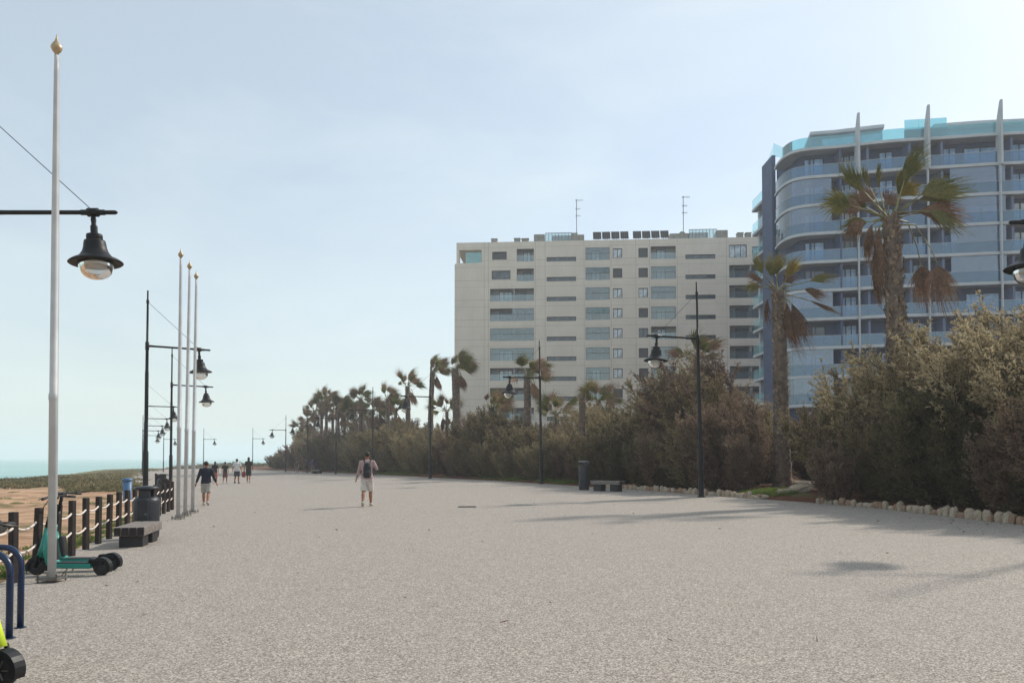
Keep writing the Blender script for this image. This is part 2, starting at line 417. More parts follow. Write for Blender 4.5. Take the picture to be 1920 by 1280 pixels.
m.quad((0, 0, ZT), (UE, 0, ZT), (UE, DP, ZT), (0, DP, ZT)); m.quad((0, DP, -.5), (0, DP, ZT), (UE, DP, ZT), (UE, DP, -.5))
m.build('wall', M_FAC, bb)
m = MB(); m.box(-.28, -.01, .003, DP, -.5, zte - .1); m.build('side_pier', M_FAC, bb)
m = MB(); m.box(.003, .45, .3, .75, zte, ZR0 + .02); m.build('corner_column', M_FAC, bb); m = MB(); m.box(.9, 1.25, 4, 4.4, zte, ZR0 + .02); m.build('corner_column', M_FAC, bb)
m = MB(); m.box(1.4, ut - .05, .12, .14, zte, ZR0 - .4); m.build('terrace_glass', M_TERG, bb)
random.seed(5)
protos = {}
def unit(kind, w, h):
    key = (kind, round(w, 1), round(h, 1))
    if key in protos: return protos[key]
    r = None
    if kind.startswith('balc'):
        m = MB(); D = 1.2
        m.quad((0, D, 0), (w, D, 0), (w, D, h), (0, D, h)); m.quad((0, 0, 0), (0, D, 0), (0, D, h), (0, 0, h)); m.quad((w, 0, 0), (w, 0, h), (w, D, h), (w, D, 0))
        m.quad((0, 0, 0), (w, 0, 0), (w, D, 0), (0, D, 0)); m.quad((0, 0, h), (0, D, h), (w, D, h), (w, 0, h))
        if kind == 'balc_w': m.box(w * .53, w * .53 + .25, .25, D, .001, h - .001)
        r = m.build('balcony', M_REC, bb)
        for a, b in ([(.2, .5), (.62, .8)] if kind == 'balc_w' else [(.28, .62)] if kind == 'balc_m' else [(.38, .8)]):
            x0, x1 = w * a, w * b; f = MB(); n = 3 if x1 - x0 > 1.5 else 2
            for i in range(n + 1):
                x = x0 + (x1 - x0) * i / n; f.box(x - .05, x + .05, D - .07, D - .01, .02, h * .84)
            f.box(x0 - .04, x1 + .04, D - .08, D - .02, h * .84, h * .84 + .1)
            fo = f.build('door', M_FRAME, r)
            g = MB(); g.box(x0 + .05, x1 - .05, D - .045, D - .02, .04, h * .83); g.build('pane', M_CURT, fo)
        g = MB(); g.box(.03, w - .03, .05, .07, .02, .98); g.build('railing', M_RAILG, r)
        g = MB(); g.box(.02, w - .02, .035, .085, .985, 1.03); g.build('handrail', M_FRAME, r)
    else:
        m = MB(); D = .22; t = .09
        m.quad((0, 0, 0), (0, D, 0), (0, D, h), (0, 0, h)); m.quad((w, 0, 0), (w, 0, h), (w, D, h), (w, D, 0)); m.quad((0, 0, 0), (w, 0, 0), (w, D, 0), (0, D, 0)); m.quad((0, 0, h), (0, D, h), (w, D, h), (w, 0, h))
        n = {'window2': 2, 'window3': 3, 'window1': 1, 'slit': 4, 'shutter': 1}[kind]
        m.box(.005, w - .005, .14, .2, .005, t); m.box(.005, w - .005, .14, .2, h - t, h - .005)
        for i in range(n + 1):
            x = t / 2 + .005 + (w - t - .01) * i / n; m.box(x - t / 2, x + t / 2, .135, .205, t, h - t)
        r = m.build('window', M_FRAME, bb)
        g = MB(); g.box(t, w - t, .17, .19, t, h - t)
        if kind == 'shutter':
            g = MB(); i = 0
            while t + (i + 1) * .12 < h - t + .05: g.box(t + .001, w - t - .001, .11, .14, t + i * .12, t + i * .12 + .105); i += 1
            g.build('shutter', M_SHUT, r)
        else: g.build('pane', M_CURT if kind in ('window2', 'window3', 'window1') else M_DGLASS, r)
    protos[key] = r; r['fresh'] = 1
    return r
for (u0, u1, z0, z1, kind) in openings:
    if kind == 'terrace': continue
    o = unit(kind, u1 - u0, z1 - z0)
    if o.get('fresh'): del o['fresh']
    else: o = copy_tree(o, bb)
    o.location = (u0, 0, z0)
    pane = [c2 for c1 in o.children for c2 in c1.children if c2.name.startswith('pane')] + [c1 for c1 in o.children if c1.name.startswith('pane')]
    for c2 in pane:
        if random.random() < .4 and kind != 'slit': c2.material_slots[0].link = 'OBJECT'; c2.material_slots[0].material = M_DGLASS if random.random() < .6 else M_SHUT
    if kind.startswith('balc') and random.random() < .4:
        w = u1 - u0; h = z1 - z0; g = MB(); a = random.choice((0, .5)) if w > 4 else 0; g.box(.04 + a * w, (w - .04) * (1 if a or w < 4 or random.random() < .4 else .5), .055, .068, 1.05, h - .03); g.build('enclosing_glass', M_RAILG, o)
# roof: plant, collectors, aerials
def rbox(name, mat, x0, y0, x1, y1, back=2.0, dep=1.0, bev=True):
    a = fac(x0, y1, back); b = fac(x1, y0, back); m = MB(); m.bbox(a[0], b[0], back, back + dep, ZT + .003, b[1], .04); return m.build(name, mat, bb)
for r_ in [(921, 448, 932, 455), (964, 447, 975, 454), (978, 447.5, 991, 454), (1383, 436.6, 1394, 445), (1398.6, 436.6, 1409, 445), (1414.5, 436.6, 1426, 445), (1431, 436.6, 1441, 445)]:
    o = rbox('ventilation_box', M_PLANT, *r_)
    g = MB(); x0 = min(v_.co.x for v_ in o.data.vertices); x1 = max(v_.co.x for v_ in o.data.vertices); z1 = max(v_.co.z for v_ in o.data.vertices)
    g.box(x0 - .06, x1 + .06, 1.94, 3.06, z1 + .002, z1 + .07); g.build('cap', M_GREYM, o)
for r_ in [(1001, 439, 1021.5, 452), (1035, 441, 1072, 451), (1071, 436, 1083, 450), (1081, 439.5, 1095.5, 450), (1256, 437, 1291, 447), (1292, 435.5, 1328, 446), (1343.5, 431, 1364.7, 444)]:
    o = rbox('plant_room', M_PLANT, *r_, 4.0 + random.random(), 2.2)
for r_ in [(1022.6, 437.6, 1072), (1292, 431, 1343.5)]:
    a = fac(r_[0], r_[1], 1); b = fac(r_[2], r_[1], 1)
    g = MB(); g.box(a[0], b[0], 1, 1.03, ZT + .02, a[1]); o = g.build('roof_railing', M_RAILG, bb)
    h = MB(); n = 8
    for i in range(n + 1): x = a[0] + (b[0] - a[0]) * i / n; h.box(x - .03, x + .03, .96, 1.0, ZT, a[1])
    h.box(a[0], b[0], .95, 1.02, a[1] + .002, a[1] + .06); h.build('rail_frame', M_GREYM, o)
for x0, x1 in ((1111, 1179), (1185.5, 1254)):
    a = fac(x0, 434, 2)[0]; b = fac(x1, 434, 2)[0]; zt = fac(1180, 434, 2)[1]; w = (b - a) / 4
    for i in range(4):
        M_ = Matrix.Translation((a + w * i + .06, 2, zt)) @ Matrix.Rotation(math.radians(-28), 4, 'X')
        g = MB(); g.bbox(0, w - .12, -.04, .04, -1.45, 0, .01, M_); o = g.build('solar_collector', M_SOLAR, bb)
        g = MB()
        for k in range(5): x = .05 + (w - .22) * k / 4; g.box(x - .03, x + .03, -.09, -.045, -1.42, -.02, M_)
        g.tube([(a + w * i + .1, 2.0, zt - .1), (a + w * (i + 1) - .15, 1.4, ZT)], .035, 4); g.tube([(a + w * (i + 1) - .1, 2.0, zt - .1), (a + w * i + .15, 1.4, ZT)], .035, 4)
        g.build('support_frame', M_GREYM, o)
for x, y0 in ((1081, 374), (1281, 368)):
    u, z1 = fac(x, y0, 5); g = MB(); g.tube([(u, 5, ZT), (u, 5, z1)], .06, 6)
    o = g.build('aerial', M_PLANT, bb)
    for (dz, dx, n) in ((.15, 1.0, 6), (1.5, .6, 4), (2.6, .6, 4)):
        h = MB(); h.tube([(u - .2, 5, z1 - dz), (u + dx, 5, z1 - dz)], .03, 4)
        for i in range(n): xx = u - .15 + (dx + .1) * i / (n - 1); h.tube([(xx, 4.7, z1 - dz), (xx, 5.3, z1 - dz)], .018, 4); h.tube([(xx, 5, z1 - dz - .16), (xx, 5, z1 - dz + .16)], .018, 4)
        h.build('aerial_element', M_PLANT, o)
    h = MB(); h.ell((0, 0, 0), (.55, .12, .55), 14, 8, Matrix.Translation((u - .25, 4.6, ZT + 1.9))); h.tube([(u - .25, 4.7, ZT + 1.9), (u, 5, ZT + 1.9)], .05, 5)
    h.build('satellite_dish', M_PLANT, o)

# ------------------------------------------------------------------ blue glass apartment building
M_SLAB = simple('white slab edge', S(194, 198, 200), S(180, 184, 188), .7, .7)
M_NAVY = simple('slate blue wall', S(78, 92, 122), S(70, 84, 112), .8, .7)  # slate paint, pushed bluer to carry sky reflections of the glazing
M_SOFF = simple('grey lilac panel', S(112, 124, 150), S(102, 114, 140), .5, .7)
M_BLUEG = glassmat('blue balcony glass', (.36, .60, .78, 1), .14, .18, (.12, .38, .60, 1))
M_CYANG = glassmat('cyan parapet glass', (.62, .92, .96, 1), .12, .24, (.36, .76, .82, 1))
M_SLIDE = simple('curtained sliding door', S(176, 206, 234), S(116, 150, 186), 1.3, .1, 0, 0, spec=.8)  # curtain tone with reflected sky mixed in as blue
M_CLEARG = glassmat('enclosing glass', (.56, .70, .86, 1), .22, .12, (.24, .40, .60, 1))  # diffuse body holds extra blue in place of mirrored sky
P_ = [(1452, 84.5), (1458, 82.6), (1464, 81.2), (1476, 79.6), (1492, 78.5), (1515, 77.8), (1545, 77.4), (1585, 77.0), (1611, 76.6), (1685, 75.6), (1790, 74.8), (1895, 73.9)]
plan = [Vector(((x - 960) / F * d, d, 0)) for x, d in P_] + [Vector((57, 73.2, 0)), Vector((66, 72.8, 0)), Vector((78, 73.5, 0))]
def smooth(pts, n=4):
    out = []
    for i in range(len(pts) - 1):
        p0 = pts[max(i - 1, 0)]; p1 = pts[i]; p2 = pts[i + 1]; p3 = pts[min(i + 2, len(pts) - 1)]
        for k in range(n):
            t = k / n
            out.append(.5 * ((2 * p1) + (p2 - p0) * t + (2 * p0 - 5 * p1 + 4 * p2 - p3) * t * t + (3 * p1 - p0 - 3 * p2 + p3) * t ** 3))
    return out + [pts[-1]]
PL = smooth(plan, 4)
def offset(pts, d):
    out = []
    for i, p in enumerate(pts):
        t = (pts[min(i + 1, len(pts) - 1)] - pts[max(i - 1, 0)]).normalized(); out.append(p + Vector((-t.y, t.x, 0)) * d)
    return out
GB = Vector((PL[0].x, PL[0].y, 0))
gb = thing('glass_apartment_building', 'tall apartment building with curved white balconies and blue glass railings, at the right', 'building', GB)
def ribbon(pts, z0, z1, d0, d1):
    a = offset(pts, d0); b = offset(pts, d1); m = MB()
    for i in range(len(pts) - 1):
        p, q_, r, s2 = a[i], a[i + 1], b[i + 1], b[i]
        m.quad((p.x, p.y, z0), (q_.x, q_.y, z0), (q_.x, q_.y, z1), (p.x, p.y, z1)); m.quad((s2.x, s2.y, z1), (r.x, r.y, z1), (r.x, r.y, z0), (s2.x, s2.y, z0))
        m.quad((p.x, p.y, z1), (q_.x, q_.y, z1), (r.x, r.y, z1), (s2.x, s2.y, z1)); m.quad((s2.x, s2.y, z0), (r.x, r.y, z0), (q_.x, q_.y, z0), (p.x, p.y, z0))
    m.quad(*[(w.x, w.y, z) for w, z in ((a[0], z0), (a[0], z1), (b[0], z1), (b[0], z0))]); m.quad(*[(w.x, w.y, z) for w, z in ((a[-1], z0), (b[-1], z0), (b[-1], z1), (a[-1], z1))])
    return m
SH = (GB.x, GB.y, 0)
ZS0 = at_depth(1611, 268, 76.6).z; FH = 3.0
BODY = offset(PL, 1.6)
bi = 6
W0 = BODY[bi:]
# body wall, side wall and fin
m = MB(); zt = ZS0 - .3
SIDE = [Vector((W0[0].x, W0[0].y, 0)), Vector((31.6, 90, 0)), Vector((36, 102, 0))]
for seq in (W0, SIDE[::-1] + [W0[0]]):
    pass
a_x, a_y = (1461 - 960) / F * 84.2, 84.2
for i in range(len(W0) - 1):
    p, r = W0[i], W0[i + 1]; m.quad((p.x, p.y, -.5), (r.x, r.y, -.5), (r.x, r.y, zt), (p.x, p.y, zt))
for p, r in ((SIDE[2], SIDE[1]), (SIDE[1], SIDE[0])): m.quad((p.x, p.y, -.5), (r.x, r.y, -.5), (r.x, r.y, zt), (p.x, p.y, zt))
m.quad((SIDE[2].x, SIDE[2].y, -.5), (SIDE[2].x, SIDE[2].y, zt), (84, 100, zt), (84, 100, -.5))
m.quad((a_x, a_y, -.5), (W0[0].x, W0[0].y, -.5), (W0[0].x, W0[0].y, ZS0 + .4), (a_x, a_y, ZS0 + .4)); m.build('wall', M_NAVY, gb, shift=SH)
PX = lambda px, d: Vector(((px - 960) / F * d, d, 0))
a, b = PX(1452, 84.0), PX(1461.5, 83.6)
m = MB(); M_ = Matrix.Translation((a.x, a.y, 0)); m.bbox(0, b.x - a.x, 0, 3.4, -.3, at_depth(1456, 291, 84).z, .03, M_); m.build('end_wall', M_NAVY, gb, shift=SH)
slab = ribbon(PL[3:], -.33, -.12, 0, 2.6).build('slab', M_SLAB, gb, shift=SH)
lip = ribbon(PL[3:], -.115, .0, .08, 2.6).build('slab_lip', M_SLAB, slab, shift=SH)
rail = ribbon(PL[3:], .02, 1.08, .12, .135).build('balcony_glass', M_BLUEG, gb, shift=SH)
hr = ribbon(PL[3:], 1.085, 1.12, .1, .155).build('handrail', M_SLAB, rail, shift=SH)
# sliding doors: pixel spans at the front wall
def wallpt(px):
    for i in range(len(W0) - 1):
        a = 960 + F * W0[i].x / W0[i].y; b = 960 + F * W0[i + 1].x / W0[i + 1].y
        if a <= px <= b:
            t = (px - a) / (b - a); return W0[i].lerp(W0[i + 1], t)
    return W0[-1]
def door(px0, px1, n, h=2.25):
    p, r = wallpt(px0), wallpt(px1); w = (r - p).length; an = math.atan2((r - p).y, (r - p).x); f = MB()
    for i in range(n + 1): x = w * i / n; f.box(x - .05, x + .05, -.09, .0, .02, h)
    f.box(-.05, w + .05, -.1, -.01, h + .001, h + .1)
    fo = f.build('sliding_door', M_FRAME, gb); fo.location = (p.x - GB.x, p.y - GB.y, 0); fo.rotation_euler.z = an
    g = MB()
    for i in range(n): g.box(w * i / n + .06, w * (i + 1) / n - .06, -.05, -.03, .05, h - .03)
    g.build('pane', M_SLIDE, fo); return fo
doors = [door(1513, 1549, 2), door(1578, 1609, 3), door(1655, 1680, 2), door(1716, 1736, 2), door(1776, 1800, 2), door(1815, 1878, 2, 2.1), door(1905, 1950, 3)]
SP = []
for p0 in (1570, 1622, 1700, 1760, 1890):      # party walls
    p = wallpt(p0); M_ = Matrix.Translation((p.x, p.y, 0)); m = MB(); m.box(-.12, .12, -1.35 if p0 != 1570 else -1.52, -.003, .005, FH - .47, M_); SP.append(m.build('party_wall', M_NAVY if p0 == 1570 else M_SOFF, gb, shift=SH))
# enclosing glass on some floors, left bay and middle bay
def bay(px0, px1):
    pts = [p for p in PL[3:] if px0 <= 960 + F * p.x / p.y <= px1]; return pts
enc = [ribbon(bay(1455, 1570), 1.13, FH - .335, .14, .155).build('enclosing_glass', M_CLEARG, gb, shift=SH), ribbon(bay(1770, 1896), 1.13, FH - .335, .14, .155).build('enclosing_glass', M_CLEARG, gb, shift=SH)]
M_TERRW = M_SOFF
zf = [ZS0 - FH * k for k in range(12)]
random.seed(9)
for k, z in enumerate(zf):
    if k == 0: slab.location.z = z
    else: copy_tree(slab, gb).location.z = z
for k, z in enumerate(zf[1:]):
    def put(o, ok=True):
        if not ok: return
        if k == 0: c = o
        else: c = copy_tree(o, gb)
        c.location.z = z
    put(rail)
    for j, d in enumerate(doors):
        if k == 0: put(d)
        elif random.random() < .86:
            c = copy_tree(d, gb); c.location.z = z
            for c2 in c.children:
                r9 = random.random()
                if r9 < .45: c2.material_slots[0].link = 'OBJECT'; c2.material_slots[0].material = M_DGLASS if r9 < .2 else M_CURT
    for s3 in SP: put(s3)
for e, ks in zip(enc, ((2, 3, 6, 8, 9), (2, 3, 4, 5, 8))):
    for n, k in enumerate(ks): (e if n == 0 else copy_tree(e, gb)).location.z = zf[k]
# fins
for px, topy, d in ((1617, 212, 76.2), (1750, 197, 74.7), (1888, 187, 73.6), (2040, 180, 72.6)):
    p = PX(px, d); zt2 = at_depth(px, topy, d).z; m = MB(); M_ = Matrix.Translation((p.x, p.y, 0))
    pr = [(0, ZS0 - 3.4), (0, zt2), (.2, zt2 - .1), (.6, zt2 - 1.5), (.85, zt2 - 2.8), (.9, ZS0 - 3.4)]
    n0 = len(m.v)
    for x in (-.11, .11): m.v += [tuple(M_ @ Vector((x, y - .1, z))) for y, z in pr]
    n = len(pr); m.f.append(tuple(range(n0, n0 + n))[::-1]); m.f.append(tuple(range(n0 + n, n0 + 2 * n)))
    for i in range(n): j = (i + 1) % n; m.f.append((n0 + i, n0 + j, n0 + n + j, n0 + n + i))
    m.build('fin', M_SLAB, gb, shift=SH)
    m = MB(); m.box(-.1, .04, .12, .3, -.3, ZS0 - 3.41, M_); m.build('pillar', M_SLAB, gb, shift=SH)
# penthouse
top = ribbon(PL[9:], .02, 1.15, .3, .32).build('parapet_glass', M_CYANG, gb, shift=SH); top.location.z = ZS0
p0, p1 = PX(1455, 84.3), PX(1481, 81)
_z = at_depth(1456, 291, 84).z - ZS0
m = MB(); m.quad(*[(c.x, c.y, z) for c, z in ((p0, ZS0 + .02 + _z), (p1, ZS0 + .02), (p1, ZS0 + 1.15), (p0, at_depth(1456, 268, 84.3).z))]); p2 = Vector((30.5, 88, 0))
m.quad(*[(c.x, c.y, z) for c, z in ((p2, ZS0 + .02 + _z), (p0, ZS0 + .02 + _z), (p0, ZS0 + 1.2 + _z), (p2, ZS0 + 1.2 + _z))]); m.build('parapet_glass', M_CYANG, gb, shift=SH)
R1 = offset(PL, 4.4)
def span(pts, a, b): return [p for p, o_ in zip(pts, PL) if a <= 960 + F * o_.x / o_.y <= b]
m = ribbon(span(R1, 1538, 1700), ZS0 + .02, ZS0 + 2.7, 0, 4); ph = m.build('penthouse', M_NAVY, gb, shift=SH)
m = ribbon(span(offset(PL, 3.5), 1536, 1700), ZS0 + 2.705, ZS0 + 3.05, 0, 5); m.build('penthouse_roof', M_SLAB, ph, shift=SH)
m = ribbon(span(offset(PL, 4.2), 1555, 1690), ZS0 + .3, ZS0 + 2.4, 0, .06); m.build('penthouse_window', M_SLIDE, ph, shift=SH)
R2 = offset(PL, 4.8)
m = ribbon(span(R2, 1780, 2300), ZS0 + .02, ZS0 + 2.6, 0, 4); ph = m.build('penthouse', M_SOFF, gb, shift=SH)
m = ribbon(span(offset(PL, 4.0), 1775, 2300), ZS0 + 2.605, ZS0 + 2.95, 0, 5); m.build('penthouse_roof', M_SLAB, ph, shift=SH)
m = ribbon(span(offset(PL, .6), 1690, 1812), ZS0 + .02, ZS0 + 1.1, 0, .25); uw = m.build('upper_wall', M_NAVY, gb, shift=SH)
m = ribbon(span(offset(PL, .7), 1690, 1812), ZS0 + 1.12, ZS0 + 2.15, 0, .02); m.build('upper_glass', M_CYANG, uw, shift=SH)
# balconies of the side face
for k in range(1, 12):
    z = ZS0 - FH * k + 1.0; m = MB()
    m.box(29.6, 31.4, 87.2, 91.4, z - .4, z - .1); o = m.build('side_balcony', M_SLAB, gb, shift=SH)
    g = MB(); g.quad((29.65, 87.25, z - .09), (31.3, 87.25, z - .09), (31.3, 87.25, z + 1.05), (29.65, 87.25, z + 1.05)); g.quad((29.65, 91.35, z - .09), (29.65, 87.25, z - .09), (29.65, 87.25, z + 1.05), (29.65, 91.35, z + 1.05))
    g.build('side_glass', M_CYANG, o, shift=SH)
m = MB(); m.box(30.1, 30.6, 90.2, 90.7, -.3, ZS0 - 2.5); m.build('side_column', M_SLAB, gb, shift=SH)

# ------------------------------------------------------------------ street lamps
M_TR = Matrix.Translation
def make_lamp():
    t = thing('street_lamp', '', 'street lamp')
    m = MB(); m.lathe([(.16, 0), (.16, .03), (.11, .05), (.105, .9), (.1, 2.0), (.075, 2.06), (.07, 5.2), (.062, 5.25), (.058, 6.1), (.075, 6.12), (.075, 6.42), (.045, 6.44), (.04, 7.98), (.055, 8.0), (.055, 8.12), (.035, 8.14), (.033, 8.5), (.01, 8.52)], 14)
    m.build('pole', M_BLACK, t, True)
    m = MB(); m.tube([(.0, 0, 6.27), (.3, 0, 6.27), (2.36, 0, 6.27), (2.4, 0, 6.27)], [.05, .042, .04, .02], 10); m.build('arm', M_BLACK, t, True)
    m = MB(); m.tube([(1.72, 0, 6.27), (2.16, 0, 6.27)], .052, 12); m.tube([(1.85, 0, 6.27), (2.04, 0, 6.27)], .082, 12); m.build('bracket', M_BLACK, t, True)
    m = MB(); m.tube([(0, 0, 8.05), (1.94, 0, 6.3)], .008, 5); m.build('stay_cable', M_CABLE, t)
    c = (1.95, 0, 6.27 - 1.17)
    m = MB(); m.lathe([(.035, 1.1), (.05, 1.03), (.042, .98), (.045, .92), (.062, .91), (.062, .76), (.135, .75), (.14, .73), (.14, .66), (.13, .645), (.18, .63), (.19, .58), (.2, .5), (.225, .42), (.27, .35), (.32, .305), (.385, .28), (.45, .235), (.468, .215), (.45, .2), (.34, .225), (.3, .25)], 28, c)
    sh = m.build('lamp_shade', M_BLACK, t, True)
    m = MB(); m.lathe([(.10, .34), (.28, .25), (.27, .215), (.12, .205)], 20, c); m.build('reflector', M_REFL, sh, True)
    m = MB(); m.lathe([(.30, .225), (.30, .17), (.288, .10), (.255, .02), (.195, -.045), (.115, -.08), (.03, -.095)], 28, c); m.build('globe', M_GLOBE, t, True)
    return t
lamp0 = make_lamp()
LAMPS = []
def hang(o, a):
    for c_ in o.children:
        if c_.name.startswith(('lamp_shade', 'globe')): c_.matrix_local = Matrix.Translation((1.95, 0, 6.2)) @ Matrix.Rotation(a, 4, 'Y') @ Matrix.Translation((-1.95, 0, -6.2))
def lamp(px, py, rz, label, group, first=[1], scale=1, lean=0):
    p = by_top(px, py, 6.27); o = lamp0 if first[0] else copy_tree(lamp0)
    first[0] = 0; o.location = p; o.rotation_euler = (0, lean, rz); o['label'] = label; o['group'] = group
    LAMPS.append((label, p)); return o
GL, GRR = 'street lamps along the seaward rope fence', 'street lamps along the hedge'
near_ = lamp(-20, 397, .0, 'nearest black street lamp on the left, arm crossing the nearest white flagpole', GL)
hang(near_, math.radians(-4))
lamp(276, 649, .55, 'black street lamp standing behind the shouldered grey litter bin on the left', GL)
lamp(322, 722, .62, 'black street lamp whose arm crosses behind the three distant white flagpoles', GL)
for px, py, n in ((276, 761, 'third'), (274, 784, 'fourth'), (271, 798, 'fifth'), (268, 807, 'sixth'), (270, 816, 'seventh')):
    lamp(px, py, .45, 'small far street lamp, %s arm down in the row behind the shouldered bin' % n, GL)
lamp(307, 823, .3, 'tiny far street lamp standing left of the three distant flagpoles', GL)
lamp(382, 823, .3, 'tiny far street lamp above the head of the walker in the navy top', GL)
lamp(474, 822, .2, 'tiny far street lamp beside the dark clad walker with the red bag', GL)
pz = at_depth(2049, 380, 14.7)
a_ = lamp(2134, 410, math.pi - .1, 'black street lamp cut by the right edge, in front of the glass building', GRR)
lamp(1313, 634, math.pi + .42, 'black street lamp at the stone edging between the low bench and the palm', GRR, lean=.02)
lamp(1015, 709, math.pi + .42, 'black street lamp left of the tall cylindrical bin, before a skirted palm', GRR, lean=.015)
lamp(807, 744, math.pi + .42, 'black street lamp close by the slender palm left of the beige building', GRR)
lamp(699, 769, math.pi + .42, 'black street lamp directly behind the walker with the backpack', GRR)
lamp(630, 784, math.pi + .42, 'thin street lamp before the far palm grove, left of the backpack walker', GRR)
lamp(577, 799, math.pi + .4, 'thin black street lamp at the left side of the far palm grove', GRR)
lamp(536, 806, math.pi + .2, 'far street lamp free against the sky, just left of the palm grove', GRR)

# ------------------------------------------------------------------ flagpoles
def flagpole(px, py, tx, ty, label):
    p = on_ground(px, py); d = p.y; hgt = at_depth(tx, ty, d).z - p.z - .2
    tp = at_depth(tx, ty, d); lean = math.atan2(tp.x - p.x, hgt)
    t = thing('flagpole', label, 'flagpole', p, 0, 'white flagpoles on the promenade', (0, lean))
    m = MB(); m.lathe([(.051, .06), (.051, hgt * .34), (.057, hgt * .342), (.057, hgt * .352), (.048, hgt * .354), (.041, hgt * .7), (.03, hgt * .97), (.026, hgt)], 16); m.build('pole', M_WHITEP, t, True)
    m = MB(); m.bbox(-.14, .14, -.12, .12, .035, .055, .004); bp = m.build('base_plate', M_GREYM, t)
    for sx_ in (-1, 1):
        for sy in (-1, 1):
            m = MB(); m.tube([(.12 * sx_, .1 * sy, -.01), (.12 * sx_, .1 * sy, .11)], .011, 6); m.build('bolt', M_GREYM, bp)
    m = MB(); m.lathe([(.02, 0), (.03, .03), (.05, .05), (.068, .09), (.07, .11), (.05, .15), (.022, .19), (.008, .25), (.002, .28)], 14, (0, 0, hgt)); m.build('finial', M_GOLD, t, True)
    m = MB(); m.tube([(.075, -.02, 1.1), (.07, -.02, hgt * .6), (.045, -.02, hgt - .02)], .0035, 4); m.build('halyard', M_WHITEP, t)
flagpole(97, 1090, 106.5, 76, 'nearest tall white flagpole, standing in front of the teal scooters')
flagpole(334, 973, 339, 471, 'white flagpole, left one of the three standing close together')
flagpole(347, 967, 355.5, 493, 'white flagpole, middle one of the three standing close together')
flagpole(361, 961, 368, 512, 'white flagpole, right one of the three standing close together')

# ------------------------------------------------------------------ rope fence
fp = [(-6.45 - .29 * k, 9.7 + .92 * k) for k in range(-4, 17)]
cx, cy = fp[-1]
for k in range(26):
    a = math.atan2(-.5, 1); cx += math.sin(a) * 1.0; cy += math.cos(a) * 1.0; fp.append((cx, cy))
fence = thing('rope_fence', 'fence of dark brown timber posts joined by two drooping white ropes along the sand', 'fence', (fp[0][0], fp[0][1], 0))
FZ = (fp[0][0], fp[0][1], 0); random.seed(3)
for i, (x, y) in enumerate(fp):
    z = zg(x, y); tw = random.uniform(-.12, .12) - .3
    M_ = M_TR((x, y, z)) @ Matrix.Rotation(tw, 4, 'Z') @ Matrix.Rotation(random.uniform(-.025, .025), 4, 'X') @ Matrix.Rotation(random.uniform(-.02, .03), 4, 'Y')
    m = MB(); m.bbox(-.044, .044, -.044, .044, -.1, .91 + random.uniform(-.015, .015), .008, M_); m.build('post', M_POST, fence, shift=FZ)
for hh in (.72, .40):
    for (x0, y0), (x1, y1) in zip(fp, fp[1:]):
        z0 = zg(x0, y0) + hh; z1 = zg(x1, y1) + hh; n = 8; sag = random.uniform(.05, .08)
        pts = [(x0 + (x1 - x0) * t, y0 + (y1 - y0) * t, z0 + (z1 - z0) * t - sag * 4 * t * (1 - t)) for t in [i / n for i in range(n + 1)]]
        m = MB(); m.tube(pts, .016, 7); m.build('rope', M_ROPE, fence, True, FZ)

# ------------------------------------------------------------------ benches and bins
def bench(loc, rz, label, Lb=1.35, Wb=.52, n=4, hgt=.37):
    t = thing('slatted_bench', label, 'bench', loc, rz, 'low backless benches')
    w = Wb / n
    for i in range(n):
        m = MB(); x0 = -Wb / 2 + w * i + .006; m.bbox(x0, x0 + w - .012, -Lb / 2, Lb / 2, hgt - .16, hgt, .008)
        pl = m.build('plank', M_PLANK, t)
        for sgn in (-1, 1):
            m = MB(); y = sgn * (Lb / 2 + .002); m.box(x0 + .008, x0 + w - .02, min(y, y + sgn * .004), max(y, y + sgn * .004), hgt - .152, hgt - .008); m.build('plank_end', M_PLANKD, pl)
    m = MB(); m.bbox(-Wb / 2 + .06, Wb / 2 - .06, -Lb / 2 + .12, -Lb / 2 + .52, -.02, hgt - .163, .01); m.build('leg', M_DARK, t)
    m = MB(); m.bbox(-Wb / 2 + .06, Wb / 2 - .06, Lb / 2 - .52, Lb / 2 - .12, -.02, hgt - .163, .01); m.build('leg', M_DARK, t)
p = on_ground(243, 1026); bench(p + Vector((-.13, .6, 0)), .22, 'low slatted timber bench in front of the shouldered grey bin, left side of the promenade')
p = on_ground(1137, 921); bench(p + Vector((.1, .3, 0)), .95, 'low slatted bench beside the tall cylindrical bin, at the foot of the hedge', 1.5, .58, 4, .48)
def bin_shoulder(p, rz, label):
    t = thing('litter_bin', label, 'litter bin', p, rz, 'shouldered litter bins')
    m = MB(); m.lathe([(.225, 0), (.235, .03), (.245, .08), (.25, .74), (.24, .79), (.2, .83), (.16, .845), (.14, .82)], 28); m.build('bin_body', M_BIN, t, True)
    m = MB(); m.bbox(-.11, .11, -.262, -.2, .05, .8, .012); d = m.build('bin_door', M_BIN, t)
    m = MB(); m.tube([(.07, -.262, .5), (.07, -.285, .5)], .018, 10); m.build('lock', M_GREYM, d)
    m = MB(); m.bbox(-.11, .11, -.17, -.11, .82, .984, .01); m.build('neck', M_BIN, t); m = MB(); m.bbox(-.11, .11, .11, .17, .82, .984, .01); m.build('neck', M_BIN, t)
    m = MB(); m.lathe([(.2, .985), (.225, .99), (.23, 1.02), (.21, 1.045), (.05, 1.06)], 28); m.build('bin_lid', M_BIN, t, True)
bin_shoulder(on_ground(274, 1008), .15, 'dark grey litter bin with rounded shoulders behind the left bench')
bin_shoulder(by_top(306, 888, 1.05), .3, 'far dark bin standing behind the bend of the rope fence')
p = on_ground(1095, 918)
t = thing('litter_bin', 'tall dark cylindrical litter bin with a pale lid, next to the right bench', 'litter bin', p, 0)
